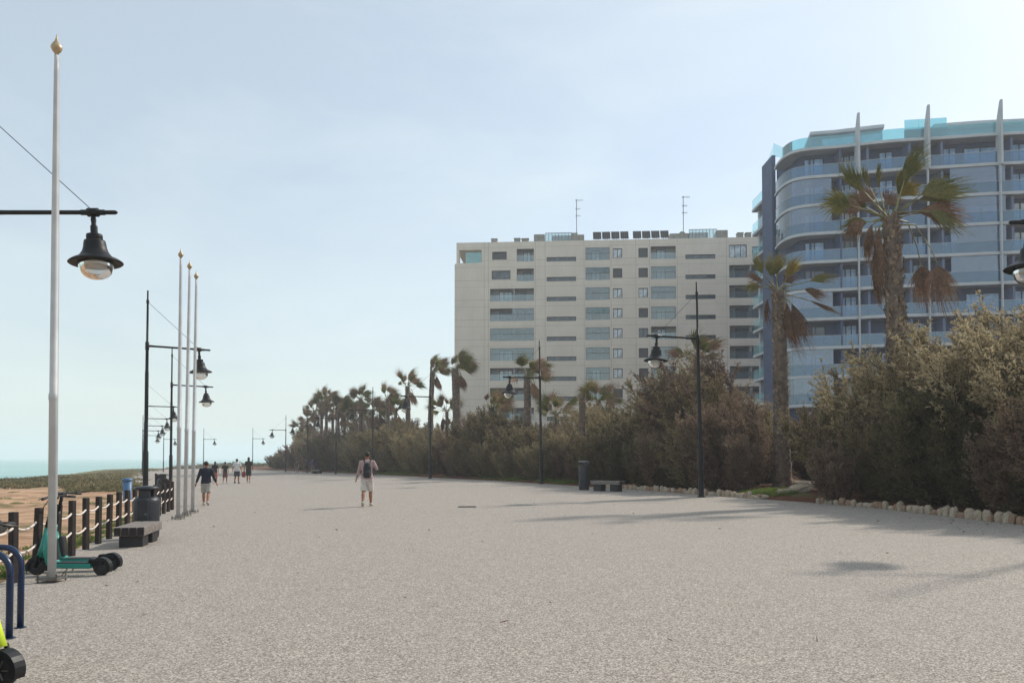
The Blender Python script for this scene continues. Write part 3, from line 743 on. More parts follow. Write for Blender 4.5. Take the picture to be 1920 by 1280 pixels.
m = MB(); m.lathe([(.245, 0), (.25, .02), (.25, 1.12), (.25, 1.16)], 28); m.build('bin_body', M_BIN, t, True)
m = MB(); m.bbox(.02, .24, -.16, .16, 1.14, 1.33, .01); m.bbox(-.24, -.1, .0, .2, 1.14, 1.33, .01); m.build('bin_hood', M_BIN, t)
m = MB(); m.lathe([(.27, 1.335), (.275, 1.35), (.27, 1.385), (.1, 1.4)], 28); m.build('bin_lid', M_BINTOP, t, True)
p = at_depth(239, 901, 33); p.z = terrain(p.x, p.y)
t = thing('blue_bin', 'light blue plastic bin out on the sand behind the rope fence', 'bin', p)
m = MB(); m.lathe([(.16, -.15), (.17, .0), (.19, .86)], 20); m.build('bin_body', M_CYL, t, True)
m = MB(); m.lathe([(.21, .87), (.22, .9), (.2, .97), (.05, 1.0)], 20); m.build('bin_lid', M_CYL, t, True)

# ------------------------------------------------------------------ bike hoops
def hoop(px, py, wd, label, rz=0):
    p = on_ground(px, py); pts = []; R_ = .17; H_ = .75
    t = thing('bike_hoop', label, 'bike rack', p, rz, 'blue bike hoops')
    pts = [(0, 0, -.03), (0, 0, H_ - R_)] + [(-R_ + R_ * math.cos(a), 0, H_ - R_ + R_ * math.sin(a)) for a in [math.pi / 2 * i / 6 for i in range(1, 7)]]
    pts += [(-wd + R_ - R_ * math.sin(a), 0, H_ - R_ + R_ * math.cos(a)) for a in [math.pi / 2 * i / 6 for i in range(0, 7)]] + [(-wd, 0, -.03)]
    m = MB(); m.tube(pts, .029, 14); m.build('tube', M_BLUE, t, True)
    for x in (0, -wd):
        m = MB(); m.lathe([(.05, .0), (.05, .006), (.031, .008)], 14, (x, 0, .002)); m.build('foot', M_BLUE, t)
hoop(38, 1176, .75, 'dark blue bike hoop, the farther and taller looking one at the left edge')
hoop(17, 1196, .75, 'dark blue bike hoop right behind the lime yellow scooter')

# ------------------------------------------------------------------ kick scooters (front towards +x)
def scooter(loc, rz, label, mc, steer=0, bar=True, group=None, sc=1.0):
    t = thing('kick_scooter', label, 'kick scooter', loc, rz, group); t.scale = (sc,) * 3
    def wheel(x):
        M_ = M_TR((x, 0, .115)) @ Matrix.Rotation(math.pi / 2, 4, 'X'); m = MB()
        m.lathe([(.075, -.024), (.098, -.028), (.113, -.018), (.117, 0), (.113, .018), (.098, .028), (.075, .024)], 26, M=M_); w = m.build('wheel', M_RUB, t, True)
        m = MB(); m.lathe([(.03, -.034), (.05, -.032), (.074, -.026), (.074, .026), (.05, .032), (.03, .034)], 18, M=M_); m.build('rim', M_DARK, w)
        m = MB()
        for k in range(5): a = k * 2 * math.pi / 5; m.tube([(x + .02 * math.cos(a), -.036, .115 + .02 * math.sin(a)), (x + .07 * math.cos(a), -.03, .115 + .07 * math.sin(a))], .006, 5)
        m.build('spokes', M_GREYM, w)
    wheel(.47); wheel(-.45)
    m = MB(); m.bbox(-.33, .24, -.085, .085, .105, .175, .012); m.build('deck', mc, t)
    m = MB(); m.bbox(-.32, .22, -.078, .078, .177, .186, .003); m.build('deck_mat', M_RUB, t)
    m = MB(); m.tube([(.17, 0, .15), (.27, 0, .19), (.315, 0, .36), (.335, 0, .56)], [.06, .078, .075, .035], 12); m.build('stem_shroud', mc, t, True)
    m = MB(); m.tube([(.43, 0, .26), (.38, 0, .42), (.335, 0, .66)], [.05, .042, .032], 12); m.build('stem_lower', mc, t, True)
    m = MB(); m.bbox(-.03, .03, -.055, .055, 0, .3, .015, Matrix.Translation((.2, 0, .2)) @ Matrix.Rotation(.12, 4, 'Y')); m.build('battery_panel', M_DARK, t)
    m = MB(); m.tube([(.333, 0, .67), (.292, 0, .85)], [.034, .029], 12); m.build('stem_collar', M_BLACK, t, True)
    m = MB(); m.tube([(.292, 0, .85), (.245, 0, 1.08)], [.024, .022], 12); m.build('stem_upper', M_BLACK, t, True)
    m = MB(); m.bbox(-.03, .055, -.06, .06, 1.06, 1.12, .012, M_TR((.235, 0, 0))); m.build('display', M_DARK, t)
    m = MB(); m.tube([(.19, -.26, 1.09), (.225, -.16, 1.1), (.24, 0, 1.1), (.225, .16, 1.1), (.19, .26, 1.09)], .013, 8); h = m.build('handlebar', M_BLACK, t, True)
    for sg in (-1, 1):
        m = MB(); m.tube([(.195, sg * .25, 1.09), (.17, sg * .36, 1.08)], .019, 10); m.build('grip', M_RUB, h, True)
        m = MB(); m.tube([(.23, sg * .17, 1.1), (.28, sg * .2, 1.09), (.25, sg * .32, 1.07)], .006, 6); m.build('brake_lever', M_GREYM, h, True)
        m = MB(); m.tube([(.43, sg * .055, .28), (.47, sg * .055, .115)], [.016, .02], 8); m.build('fork', M_BLACK, t, True)
    m = MB(); m.tube([(.28, .03, 1.08), (.38, .02, .95), (.4, .01, .6), (.42, 0, .4)], .006, 5); m.build('brake_hose', M_RUB, t, True)
    for x0, a0, a1 in ((.47, -.4, 2.2), (-.45, .9, 3.6)):
        m = MB(); n = 9
        for k in range(n):
            for (r0, r1) in ((.128, .14),):
                b0 = a0 + (a1 - a0) * k / n; b1 = a0 + (a1 - a0) * (k + 1) / n
                P4 = lambda r, b, y: (x0 + r * math.cos(b), y, .115 + r * math.sin(b))
                m.quad(P4(r1, b0, -.045), P4(r1, b1, -.045), P4(r1, b1, .045), P4(r1, b0, .045)); m.quad(P4(r0, b0, .04), P4(r0, b1, .04), P4(r0, b1, -.04), P4(r0, b0, -.04))
                m.quad(P4(r1, b0, -.045), P4(.1, b0, -.05), P4(.1, b1, -.05), P4(r1, b1, -.045)); m.quad(P4(r1, b0, .045), P4(r1, b1, .045), P4(.1, b1, .05), P4(.1, b0, .05))
        m.build('fender', M_BLACK, t)
    m = MB(); m.bbox(-.5, -.28, -.06, .06, .15, .235, .02); m.build('rear_housing', M_BLACK, t)
    m = MB(); m.tube([(.0, .06, .1), (.03, .13, .02)], .008, 6); m.build('kick_stand', M_GREYM, t)
    return t
p = on_ground(131, 1078)
scooter(p, math.pi - .03, 'teal kick scooter directly behind the nearest flagpole, nearer of the pair', M_TEAL, group='teal kick scooters', sc=.98)
scooter(p + Vector((-.12, .42, 0)), math.pi + .06, 'teal kick scooter on the fence side of the pair, mostly hidden behind the nearer one', M_TEAL, group='teal kick scooters')
p = on_ground(10, 1296)
scooter(p + Vector((-.72, -.0, 0)), -.12, 'lime yellow kick scooter cut by the bottom left corner of the photo', M_LIME, sc=1.05)
scooter(p + Vector((-.56, .22, 0)), -.2, 'second lime scooter behind the bottom left one, mainly its black front wheel showing', M_LIME, sc=1.0)

# ------------------------------------------------------------------ vegetation
def unitv(a): return a / np.maximum(np.linalg.norm(a, axis=-1, keepdims=True), 1e-6)
def strips(P, D, Ln, Wd, rng, droop=0.0):
    """two-segment narrow leaves: P base, D direction"""
    n = len(P); D = unitv(D); side = unitv(np.cross(D, rng.normal(size=(n, 3)))) * (Wd * .5)[:, None]
    g = np.array([0, 0, -1.0]) * droop
    mid = P + D * (Ln * .5)[:, None]; end = P + unitv(D + g) * Ln[:, None]
    V = np.stack([P - side * .6, P + side * .6, mid + side, mid - side, end + side * .25, end - side * .25], 1)
    b = (np.arange(n) * 6)[:, None]
    Fq = np.concatenate([b + np.array([[0, 1, 2, 3]]), b + np.array([[3, 2, 4, 5]])], 0)
    return V.reshape(-1, 3), Fq
def shrub_mesh(name, seed, H, spread, nst=16, leaf=.16, wleaf=.02, dens=1.0, wind=(-.25, 0), upright=.6, low=.05):
    rng = np.random.default_rng(seed); stems = MB(); LP = []; LD = []; TP = []; TD = []; TLn = []
    for i in range(nst):
        az = 2 * math.pi * (i + rng.uniform(-.4, .4)) / nst; out = rng.uniform(.15, 1) * spread
        Ls = H * rng.uniform(.72, 1.0) * (1 - .25 * out / max(spread, .01))
        p = np.array([math.cos(az), math.sin(az), 0]) * rng.uniform(.05, .3) * spread * H * .4
        top = np.array([math.cos(az) * out * H * .5 + wind[0] * H * .35, math.sin(az) * out * H * .5 + wind[1] * H * .35, Ls])
        c1 = p + np.array([math.cos(az) * out * H * .3, math.sin(az) * out * H * .3, Ls * (1 - upright)])
        ts = np.linspace(0, 1, 11); pts = np.array([(1 - t) ** 2 * p + 2 * t * (1 - t) * c1 + t * t * top for t in ts])
        pts[1:-1] += rng.normal(size=(9, 3)) * H * .012
        stems.tube(pts[:], [max(.009, .04 * H / 4 * (1 - t * .8)) for t in ts], 4, False)
        for j in range(1, 11):
            t = ts[j]
            if t < low: continue
            nb = int((3.4 + 3 * rng.random()) * dens)
            for _ in range(nb):
                d = unitv(pts[j] - pts[j - 1]) * .95 + unitv(rng.normal(size=3)) * .62 + np.array([wind[0] * .5, 0, .12])
                d = unitv(d); Lb = H * rng.uniform(.09, .24) * (1.25 - .5 * t) * (1.5 if t > .85 and rng.random() < .3 else 1)
                q0 = pts[j] * rng.uniform(.6, 1) + pts[j - 1] * 0
                q0 = pts[j - 1] + (pts[j] - pts[j - 1]) * rng.random()
                TP.append(q0); TD.append(d); TLn.append(Lb)
                for k in range(6):
                    f = (k + .5 + rng.random() * .5) / 6.5; pk = q0 + d * Lb * f
                    for _ in range(3):
                        LP.append(pk); LD.append(unitv(d * .8 + rng.normal(size=3) * .42 + np.array([wind[0] * .5, 0, .25])))
    TP = np.array(TP); TD = np.array(TD); TLn = np.array(TLn)
    V1, F1 = strips(TP, TD, TLn * 1.05, np.full(len(TP), .02), rng)
    LP = np.array(LP); LD = np.array(LD); n = len(LP); Ll = rng.uniform(.5, 1.2, n) * leaf * 1.6
    # twiglet with 3 leaves
    V2 = [V1]; F2 = [F1]; off = len(V1)
    Vb, Fb = strips(LP, LD, Ll, np.full(n, .008), rng); V2.append(Vb); F2.append(Fb + off)
    A_ = []; B_ = []
    for k in range(4):
        f = rng.uniform(.35, 1.05, n); A_.append(LP + LD * (Ll * f)[:, None]); B_.append(unitv(LD + rng.normal(size=(n, 3)) * .55))
    A_ = np.concatenate(A_); B_ = np.concatenate(B_)
    Vl, Fl = strips(A_, B_, rng.uniform(.5, 1.2, len(A_)) * leaf, np.full(len(A_), wleaf), rng, .15)
    ms = MB(); ms.v = stems.v; ms.f = stems.f
    me_s = bpy.data.meshes.new(name + '_stems'); me_s.from_pydata(stems.v, [], stems.f)
    me_t = mesh_np(name + '_twigs', np.concatenate(V2), np.concatenate(F2))
    me_l = mesh_np(name + '_foliage', Vl, Fl)
    return me_s, me_t, me_l
M_TWIG = simple('twig bark', S(78, 62, 54), S(44, 35, 32), 3, .9)
M_TWIGP = simple('pale stem bark', S(128, 112, 98), S(84, 70, 62), 3, .9)
TONES = {
 'straw': leafmat('straw feathery leaves', [S(100, 88, 62), S(146, 130, 96), S(176, 160, 126), S(196, 180, 148)]),
 'olive': leafmat('olive feathery leaves', [S(84, 76, 54), S(122, 110, 80), S(156, 142, 108), S(190, 174, 140)]),
 'brown': leafmat('russet brown feathery leaves', [S(80, 62, 52), S(114, 92, 76), S(144, 122, 102), S(162, 142, 118)]),
 'green': leafmat('dark green feathery leaves', [S(64, 64, 44), S(92, 90, 60), S(120, 112, 78), S(146, 132, 98)]),
}
SHR = {'tall': shrub_mesh('tall_shrub', 11, 5.6, .75, 20, .10, .027, 1.15, (-.25, 0), .72), 'tallb': shrub_mesh('tall_shrub', 12, 5.2, .95, 20, .10, .027, 1.15, (-.45, -.05), .66),
       'mid': shrub_mesh('mid_shrub', 13, 3.8, .9, 19, .09, .027, 1.15, (-.25, 0), .68), 'midb': shrub_mesh('mid_shrub', 14, 3.6, 1.1, 19, .09, .027, 1.15, (-.4, 0), .62),
       'low': shrub_mesh('low_shrub', 15, 1.9, 1.3, 22, .07, .02, 1.2, (-.1, 0), .45)}
SHH = {'tall': 5.6, 'tallb': 5.2, 'mid': 3.8, 'midb': 3.6, 'low': 1.9}
NSH = [0]
def shrub(x, y, h, kind, tone, label, rz=0, wide=1.0):
    NSH[0] += 1
    t = thing('feathery_shrub', label, 'shrub', (x, y, terrain(x, y) - .03), rz, 'tamarisk like shrubs of the hedge'); sc = h / SHH[kind]; t.scale = (sc * wide, sc * wide, sc)
    for nm, me, mt in zip(('stems', 'twigs', 'foliage'), SHR[kind], (M_TWIGP if kind != 'low' else M_TWIG, M_TWIG, TONES[tone])):
        if not me.materials: me.materials.append(mt)
        o = bpy.data.objects.new(nm, me); COL.objects.link(o); o.parent = t
        o.material_slots[0].link = 'OBJECT'; o.material_slots[0].material = mt
    return t
# silhouettes of the hedge: pixel x -> top y
TOP = [(548, 842), (575, 800), (620, 792), (660, 796), (700, 770), (740, 765), (790, 775), (830, 782), (870, 790), (905, 760), (930, 748), (960, 785), (1000, 790), (1050, 770),
       (1090, 775), (1120, 752), (1180, 745), (1215, 752), (1250, 722), (1290, 668), (1330, 640), (1360, 652), (1390, 690), (1430, 722), (1470, 745), (1510, 740), (1550, 748), (1578, 775),
       (1600, 690), (1640, 655), (1680, 625), (1720, 585), (1770, 562), (1820, 552), (1870, 570), (1920, 545), (2100, 500), (2300, 480)]
LM = [(607, 'the far palm grove'), (808, 'the slender palm lamp'), (1016, 'the lamp left of bin'), (1140, 'the right bench'), (1318, 'the lamp by the stone edging'),
      (1465, 'the small dark trunked palm'), (1690, 'the big palm')]
ORD = ['first', 'second', 'third', 'fourth', 'fifth', 'sixth', 'seventh', 'eighth', 'ninth', 'tenth', 'eleventh', 'twelfth']
random.seed(21)
plants = []
def edge_point(y, off):
    dx = (xr(y + .5) - xr(y - .5)); n = Vector((1, -dx, 0)).normalized()
    return xr(y) + n.x * off, y + n.y * off
def row(y0, y1, off, step, frac, kinds, tones, rname, gap=None):
    y = y0
    while y < y1:
        o = off * random.uniform(.85, 1.2); x, yy = edge_point(y, o)
        px, _ = proj((x, yy, 1)); st = step * random.uniform(.8, 1.2) * (1 if y < 50 else 1.35 if y < 80 else 2.0)
        y += st * .92
        if gap and gap[0] < px < gap[1]: continue
        if px > 2350: continue
        ty = interp(px, TOP); zt = at_depth(px, ty, yy).z; g = terrain(x, yy)
        h = max(.9, (zt - g) * random.uniform(frac[0], frac[1]))
        plants.append((px, rname, x, yy, h, random.choice(kinds), tones(px)))
def tn_top(px):
    if px > 1570: return random.choice(['straw', 'straw', 'olive'])
    if px > 1400: return random.choice(['brown', 'olive', 'brown'])
    if px > 1240: return random.choice(['brown', 'straw', 'olive'])
    if px > 1040: return random.choice(['straw', 'straw', 'olive'])
    return random.choice(['olive', 'brown', 'straw', 'straw'])  # far hedge: more tan leaves, distance haze put into their colour
def tn_low(px): return random.choice(['brown', 'olive', 'straw', 'olive'] if px < 1000 else ['brown', 'green', 'brown', 'olive'] if px < 1570 else ['green', 'green', 'olive', 'brown'])  # far end draws a paler mix, haze painted into the leaf tones
row(13, 27.4, 1.9, 1.15, (.38, .62), ['mid', 'midb'], tn_low, 'front', (1400, 1600))
row(12, 28.2, 3.9, 1.45, (.70, .93), ['tall', 'tallb'], tn_top, 'middle', (1400, 1640))
row(12, 29.0, 6.2, 2.1, (.90, 1.06), ['tall', 'tallb'], tn_top, 'back', (1400, 1640))
row(29.8, 62, 1.8, 1.5, (.42, .66), ['mid', 'midb'], tn_low, 'front', (1395, 1600))
row(27.5, 62, 3.9, 2.0, (.80, 1.0), ['mid', 'midb', 'tall'], tn_top, 'middle', (1425, 1585))
row(25, 62, 7.4, 2.9, (.85, 1.03), ['mid', 'tall', 'tallb'], tn_top, 'back', (1572, 3000))
row(62, 150, 2.5, 2.2, (.6, .85), ['mid', 'midb'], tn_low, 'front')
row(62, 170, 7, 2.6, (.8, 1.0), ['mid', 'tall'], tn_top, 'back')
plants.sort(key=lambda a: a[0])
LMS = [a[0] for a in LM]
for (px, rname, x, y, h, kind, tone) in plants:
    L_, nmL = min(LM, key=lambda a: abs(a[0] - px)); side = 'right' if px > L_ else 'left'
    same = sorted([p for p in plants if p[1] == rname and min(LM, key=lambda a: abs(a[0] - p[0]))[0] == L_ and (p[0] > L_) == (px > L_)], key=lambda p: abs(p[0] - L_))
    k = [p[0] for p in same].index(px)
    shrub(x, y, h, kind, tone, '%s shrub, %s %s of %s, hedge %s row' % (tone, ORD[min(k, 11)], side, nmL.replace('the ', '', 1), rname), random.choice([0, .3, -.3, .5, -.5]), random.uniform(.95, 1.2))
sx_ = on_ground(1578, 945, terrain); shrub(sx_.x, sx_.y + .45, 1.9, 'low', 'brown', 'dense round brown bush at the corner of the right stone edged bed', .2, .72)
# ---- palms
M_PGRN = leafmat('green palm leaves', [S(66, 68, 36), S(96, 96, 50), S(124, 116, 68), S(150, 126, 90)], .35, 1.5)
M_PYEL = leafmat('yellowing palm leaves', [S(110, 98, 40), S(150, 128, 60), S(176, 146, 84)], .4, 1.5)
M_PBRN = leafmat('dry brown palm leaves', [S(74, 54, 42), S(108, 82, 64), S(140, 112, 90), S(158, 134, 110)], .25, 1.5)
M_PETI = simple('palm leaf stalk', S(136, 132, 84), S(96, 88, 58), 4, .6)
M_TRNK = simple('palm trunk fibre', S(122, 106, 92), S(76, 64, 56), 5, .95, 0, .9, 16)
M_BOOT = simple('palm leaf bases', S(168, 148, 128), S(96, 80, 68), 9, .9, 0, .5, 40)
def frond(rng, base, pd, plen, bd, blen, fan=70, n=26, droop=.5, windv=(.35, 0, 0), wl=.045):
    """stalk points, and leaflet quads of a fan leaf"""
    pd = Vector(pd).normalized(); bd = Vector(bd).normalized(); base = Vector(base)
    mid = base + pd * plen * .55; tip = base + pd * plen * .8 + (pd * .5 + bd * .5).normalized() * plen * .25
    nrm = bd.cross(Vector((rng.uniform(-.3, .3), -1, rng.uniform(-.1, .5)))).normalized(); nrm = nrm.cross(bd).normalized()
    V = []; Fq = []
    wv = Vector(windv); dn = Vector((0, 0, -1))
    for i in range(n):
        f = (i + .5) / n * 2 - 1; a = math.radians(fan) * f; d = Matrix.Rotation(a, 3, nrm) @ bd
        L_ = blen * (1 - .38 * abs(f) ** 1.6) * rng.uniform(.86, 1.08); p = tip.copy() + bd * blen * .1 * (1 - abs(f)); segs = 4
        sd = d.cross(nrm).normalized(); dd = d.copy(); b0 = len(V)
        for k in range(segs + 1):
            t = k / segs; w = wl * (.55 + .6 * math.sin(math.pi * min(1, t * 1.3 + .1))) * (1 - t) ** .6 + .004
            q_ = sd * w * .5 + nrm * rng.uniform(-.006, .006)
            V.append(tuple(p - q_)); V.append(tuple(p + q_))
            dd = (dd + (dn * droop + wv) * (.12 + .5 * t) * (.6 + .8 * rng.random())).normalized() if k > 0 else dd
            p = p + dd * L_ / segs + Vector((rng.uniform(-1, 1), rng.uniform(-1, 1), rng.uniform(-1, 1))) * .012 * k
        for k in range(segs): Fq.append((b0 + 2 * k, b0 + 2 * k + 1, b0 + 2 * k + 3, b0 + 2 * k + 2))
    return [base, mid, tip], V, Fq
class Acc:
    def __init__(s): s.V = []; s.F = []
    def add(s, V, Fq): b = len(s.V); s.V += V; s.F += [tuple(b + i for i in q_) for q_ in Fq]
def trunk(rng, H, r0, r1, boots=120, lean=0.0, rough=.06):
    m = MB(); n = int(H / .11); pts = []
    prof = []
    n0 = 0; seg = 16
    for i in range(n + 1):
        t = i / n; r = r0 + (r1 - r0) * t; r *= 1 + (.25 * (1 - t) ** 6)
        for k in range(seg):
            a = 2 * math.pi * k / seg; rr = r * (1 + rng.uniform(-rough, rough) + (.05 if i % 2 else -.04))
            m.v.append((rr * math.cos(a) + lean * H * t * t, rr * math.sin(a), H * t - .15))
    for i in range(n):
        for k in range(seg):
            a = i * seg + k; b = i * seg + (k + 1) % seg; m.f.append((a, b, b + seg, a + seg))
    bt = MB()
    for i in range(boots):
        t = rng.uniform(.02, 1); a = rng.uniform(0, 6.283); r = r0 + (r1 - r0) * t; z = H * t; o = Vector((math.cos(a), math.sin(a), 0)); s_ = Vector((-o.y, o.x, 0))
        c = o * r * .97 + Vector((lean * H * t * t, 0, z)); w = rng.uniform(.035, .06); l_ = rng.uniform(.09, .18); tp = c + o * rng.uniform(.04, .10) + Vector((0, 0, l_))
        bt.quad(tuple(c - s_ * w), tuple(c + s_ * w), tuple(tp + s_ * w * .5), tuple(tp - s_ * w * .5)); bt.quad(tuple(c - s_ * w - o * .01 + Vector((0, 0, l_))), tuple(tp - s_ * w * .5), tuple(tp + s_ * w * .5), tuple(c + s_ * w - o * .01 + Vector((0, 0, l_))))
    return m, bt
def palm(label, loc, H, r0, r1, specs, seed, boots=120, lean=0.0, n=26, group='fan palms', wl=.045):
    rng = random.Random(seed); t = thing('fan_palm', label, 'palm tree', loc, 0, group)
    tm, bt = trunk(rng, H, r0, r1, boots, lean)
    tr = tm.build('trunk', M_TRNK, t, True); bt.build('leaf_bases', M_BOOT, tr)
    top = Vector((lean * H, 0, H - .12)); acc = {k: Acc() for k in 'gyb'}; st = MB()
    for (col, pd, pl, bd, bl, fan, dr) in specs:
        b = top + Vector((pd[0], pd[1], 0)).normalized() * r1 * .5 + Vector((0, 0, rng.uniform(-.12, .1)))
        if pd[2] < -.5: b -= Vector((0, 0, .15))
        pts, V_, F_ = frond(rng, b, pd, pl, bd, bl, fan, n, dr, (.42, .0, .0), wl)
        acc[col].add(V_, F_)
        if pd[2] < -.3 and pl > .8:      # arched stalk
            o = Vector((pd[0], pd[1], 0)).normalized(); pts = [pts[0], pts[0] + o * pl * .32 + Vector((0, 0, -.04)), pts[0].lerp(pts[2], .62) + o * pl * .16, pts[2]]
        st.tube(pts, [.03, .02, .013] if len(pts) == 3 else [.028, .02, .016, .012], 5, False)
    st.build('stalks', M_PETI, t, True)
    for k, nm, mt in (('g', 'green_leaves', M_PGRN), ('y', 'yellow_leaves', M_PYEL), ('b', 'dry_leaves', M_PBRN)):
        if acc[k].V: link(nm, mesh_np(nm, acc[k].V, acc[k].F), mt, t)
    return t
def ang(a, dep=0.0): a = math.radians(a); return (math.cos(a), dep, math.sin(a))
# big palm (angles in the x-z plane, second value towards the back)
P1 = [('g', ang(128, .1), .95, ang(132, .0), 1.05, 30, .05), ('g', ang(162, -.1), 1.1, ang(172, 0), .95, 48, .5), ('g', ang(97, .2), 1.0, ang(94, .1), .7, 9, .0), ('g', ang(110, .2), 1.05, ang(112, .1), .6, 12, .0),
      ('g', ang(78, -.1), .95, ang(64, 0), 1.15, 30, .0), ('g', ang(68, .3), .9, ang(76, .1), 1.0, 26, .0), ('y', ang(66, .2), .65, ang(40, 0), .75, 42, .4),
      ('g', ang(40, -.2), .85, ang(18, 0), 1.35, 40, .12), ('g', ang(34, .2), .95, ang(14, 0), 1.5, 26, .05), ('b', ang(22, .3), .9, ang(2, 0), 1.5, 36, .25), ('b', ang(12, -.1), .8, ang(-8, 0), 1.35, 44, .45),
      ('g', ang(2, -.3), .85, ang(-24, 0), 1.15, 40, .5), ('b', ang(112, .5), .7, ang(120, .3), .8, 60, .5), ('b', ang(150, .4), .7, ang(160, 0), .8, 50, .9), ('b', ang(178, .2), .6, ang(205, 0), .8, 46, 1.0),
      ('b', ang(-46, -.2), 1.6, ang(-84, 0), 1.5, 66, 1.0), ('b', ang(-50, .2), 1.55, ang(-80, .2), 1.4, 56, 1.0), ('g', ang(190, .4), .5, ang(185, .1), .8, 40, .6),
      ('b', ang(215, -.3), .4, ang(262, -.05), 1.5, 16, .8), ('b', ang(235, -.1), .5, ang(264, 0), 1.7, 15, .8), ('b', ang(255, .1), .9, ang(266, 0), 1.5, 16, .8), ('b', ang(205, .2), .45, ang(255, 0), 1.2, 20, .8),
      ('b', ang(80, .6), .6, ang(60, .5), .9, 50, .4), ('g', ang(130, .6), .7, ang(140, .4), .9, 40, .4)]
DB = 27.5; p = Vector(((1688 - 960) / F * DB, DB, 0)); p.z = terrain(p.x, p.y)
zc = at_depth(1670, 398, DB)
P1 = [(c_, a_, b_, d_, e_ * (1.05 if c_ == 'g' else .95), f_, g_) for (c_, a_, b_, d_, e_, f_, g_) in P1]
BS = 1.3; bp_ = palm('big wind blown fan palm in front of the glass building, crown higher than all others', p, (zc.z - p.z) / BS, .33, .215, P1, 4, 520, (zc.x - p.x) / (zc.z - p.z), 40, 'fan palms', .055); bp_.scale = (BS,) * 3
P2 = [('g', ang(138, -.2), .7, ang(118, 0), .85, 34, .05), ('b', ang(150, -.2), .6, ang(150, 0), .7, 30, .6), ('g', ang(98, .1), .6, ang(97, 0), .95, 38, .0), ('g', ang(88, .3), .65, ang(84, 0), .9, 34, .0), ('y', ang(74, -.1), .6, ang(62, 0), .95, 34, .05),
      ('g', ang(12, -.1), 1.05, ang(16, 0), 1.05, 30, .25), ('b', ang(10, .2), .95, ang(-12, 0), 1.0, 30, .7), ('b', ang(-16, -.1), 1.1, ang(-24, 0), 1.1, 8, .2), ('b', ang(-44, -.2), .5, ang(-68, 0), 1.75, 24, .7),
      ('b', ang(-56, .2), .6, ang(-78, 0), 1.8, 26, .8), ('b', ang(-70, -.4), .5, ang(-86, 0), 1.6, 20, .8), ('b', ang(215, .1), .35, ang(262, 0), 1.0, 18, .8), ('g', ang(170, .4), .5, ang(170, .3), .7, 40, .5), ('b', ang(60, .5), .5, ang(40, .4), .8, 40, .4)]
p = Vector(((1466 - 960) / F * 33, 33, 0)); p.z = terrain(p.x, p.y); zc = at_depth(1459, 538, 33)
palm('smaller fan palm with dark trunk standing clear right of the edging lamp', p, (zc.z - p.z) / 1.18, .30, .23, P2, 7, 260, (zc.x - p.x) / (zc.z - p.z), 32).scale = (1.18,) * 3
def generic(seed, dense=20, windy=1.0):
    rng = random.Random(seed); out = []
    for i in range(dense):
        az = rng.uniform(0, 2 * math.pi); el = rng.uniform(-.1, 1.3); x = math.cos(az) * math.cos(el) + .45 * windy; d = Vector((x, math.sin(az) * math.cos(el) * .8, math.sin(el))).normalized()
        b = (d + Vector((.55 * windy, 0, -.1))).normalized()
        out.append(('g' if rng.random() < .62 else 'b', tuple(d), rng.uniform(.5, .95), tuple(b), rng.uniform(.95, 1.45), rng.uniform(24, 50), rng.uniform(.1, .7)))
    for i in range(dense // 3):
        az = rng.uniform(-1.4, 1.4) if windy > .5 else rng.uniform(0, 6.28); d = (math.cos(az) * .6, math.sin(az) * .6, -.75)
        out.append(('b', d, rng.uniform(.4, .9), (.12 + .1 * math.cos(az), .1 * math.sin(az), -1), rng.uniform(.9, 1.4), rng.uniform(20, 40), .8))
    return out
def gp(label, px, d, cy, r, seed, windy=1.0, dense=18, bpx=None, sc=1.0, group='fan palms'):
    bx = (bpx if bpx else px); r = r * 1400 / d * (1 / 1400)
    while (bx - 960) / F * d < xr(d) + 4.0 and d < 200: d += .5
    r *= d; x = (bx - 960) / F * d; z = terrain(x, d); zc = at_depth(px, cy, d); dense = int(dense * 1.35)
    t = palm(label, (x, d, z), (zc.z - z) / sc, r / sc, r * .75 / sc, generic(seed, dense, windy), seed, 60, (zc.x - x) / (zc.z - z), 16, group, .07); t.scale = (sc,) * 3; return t
gp('fan palm with a slender trunk beside a street lamp, left of the beige building', 811, 57, 694, .24, 31, 1, 16, 806)
gp('windswept fan palm overlapping the left edge of the beige building', 853, 52, 688, .33, 32, 1.2, 22, 858)
gp('small fan palm low between the slender palm and the beige building', 838, 70, 768, .2, 33, .2, 12)
gp('fan palm with a ragged crown and hanging dry leaves, left of the slender palm', 764, 62, 722, .25, 34, .6, 14, 766)
gp('fan palm with two leaves streaming right against the sky, behind the backpack walker', 727, 78, 745, .25, 35, .6, 11)
gp('fan palm with a round crown above the backpack walker', 676, 84, 746, .26, 36, .2, 18)
gp('fan palm with a thick brown skirt in front of the beige building', 988, 46, 700, .27, 37, .8, 20, 990)
gp('small fan palm just right of the lamp before the beige building', 1043, 52, 772, .2, 38, .3, 14, 1046)
gp('grey green palm behind the hedge near the bare trunk', 1122, 56, 748, .22, 39, .3, 18)
gp('dull palm leaning over the hedge below the skirted one, left of it', 922, 50, 762, .25, 41, .9, 20)
gp('palm crown peeping over shrubs left of the edging lamp', 1306, 46, 668, .2, 42, .6, 14)
GRV = 'palms of the far grove'
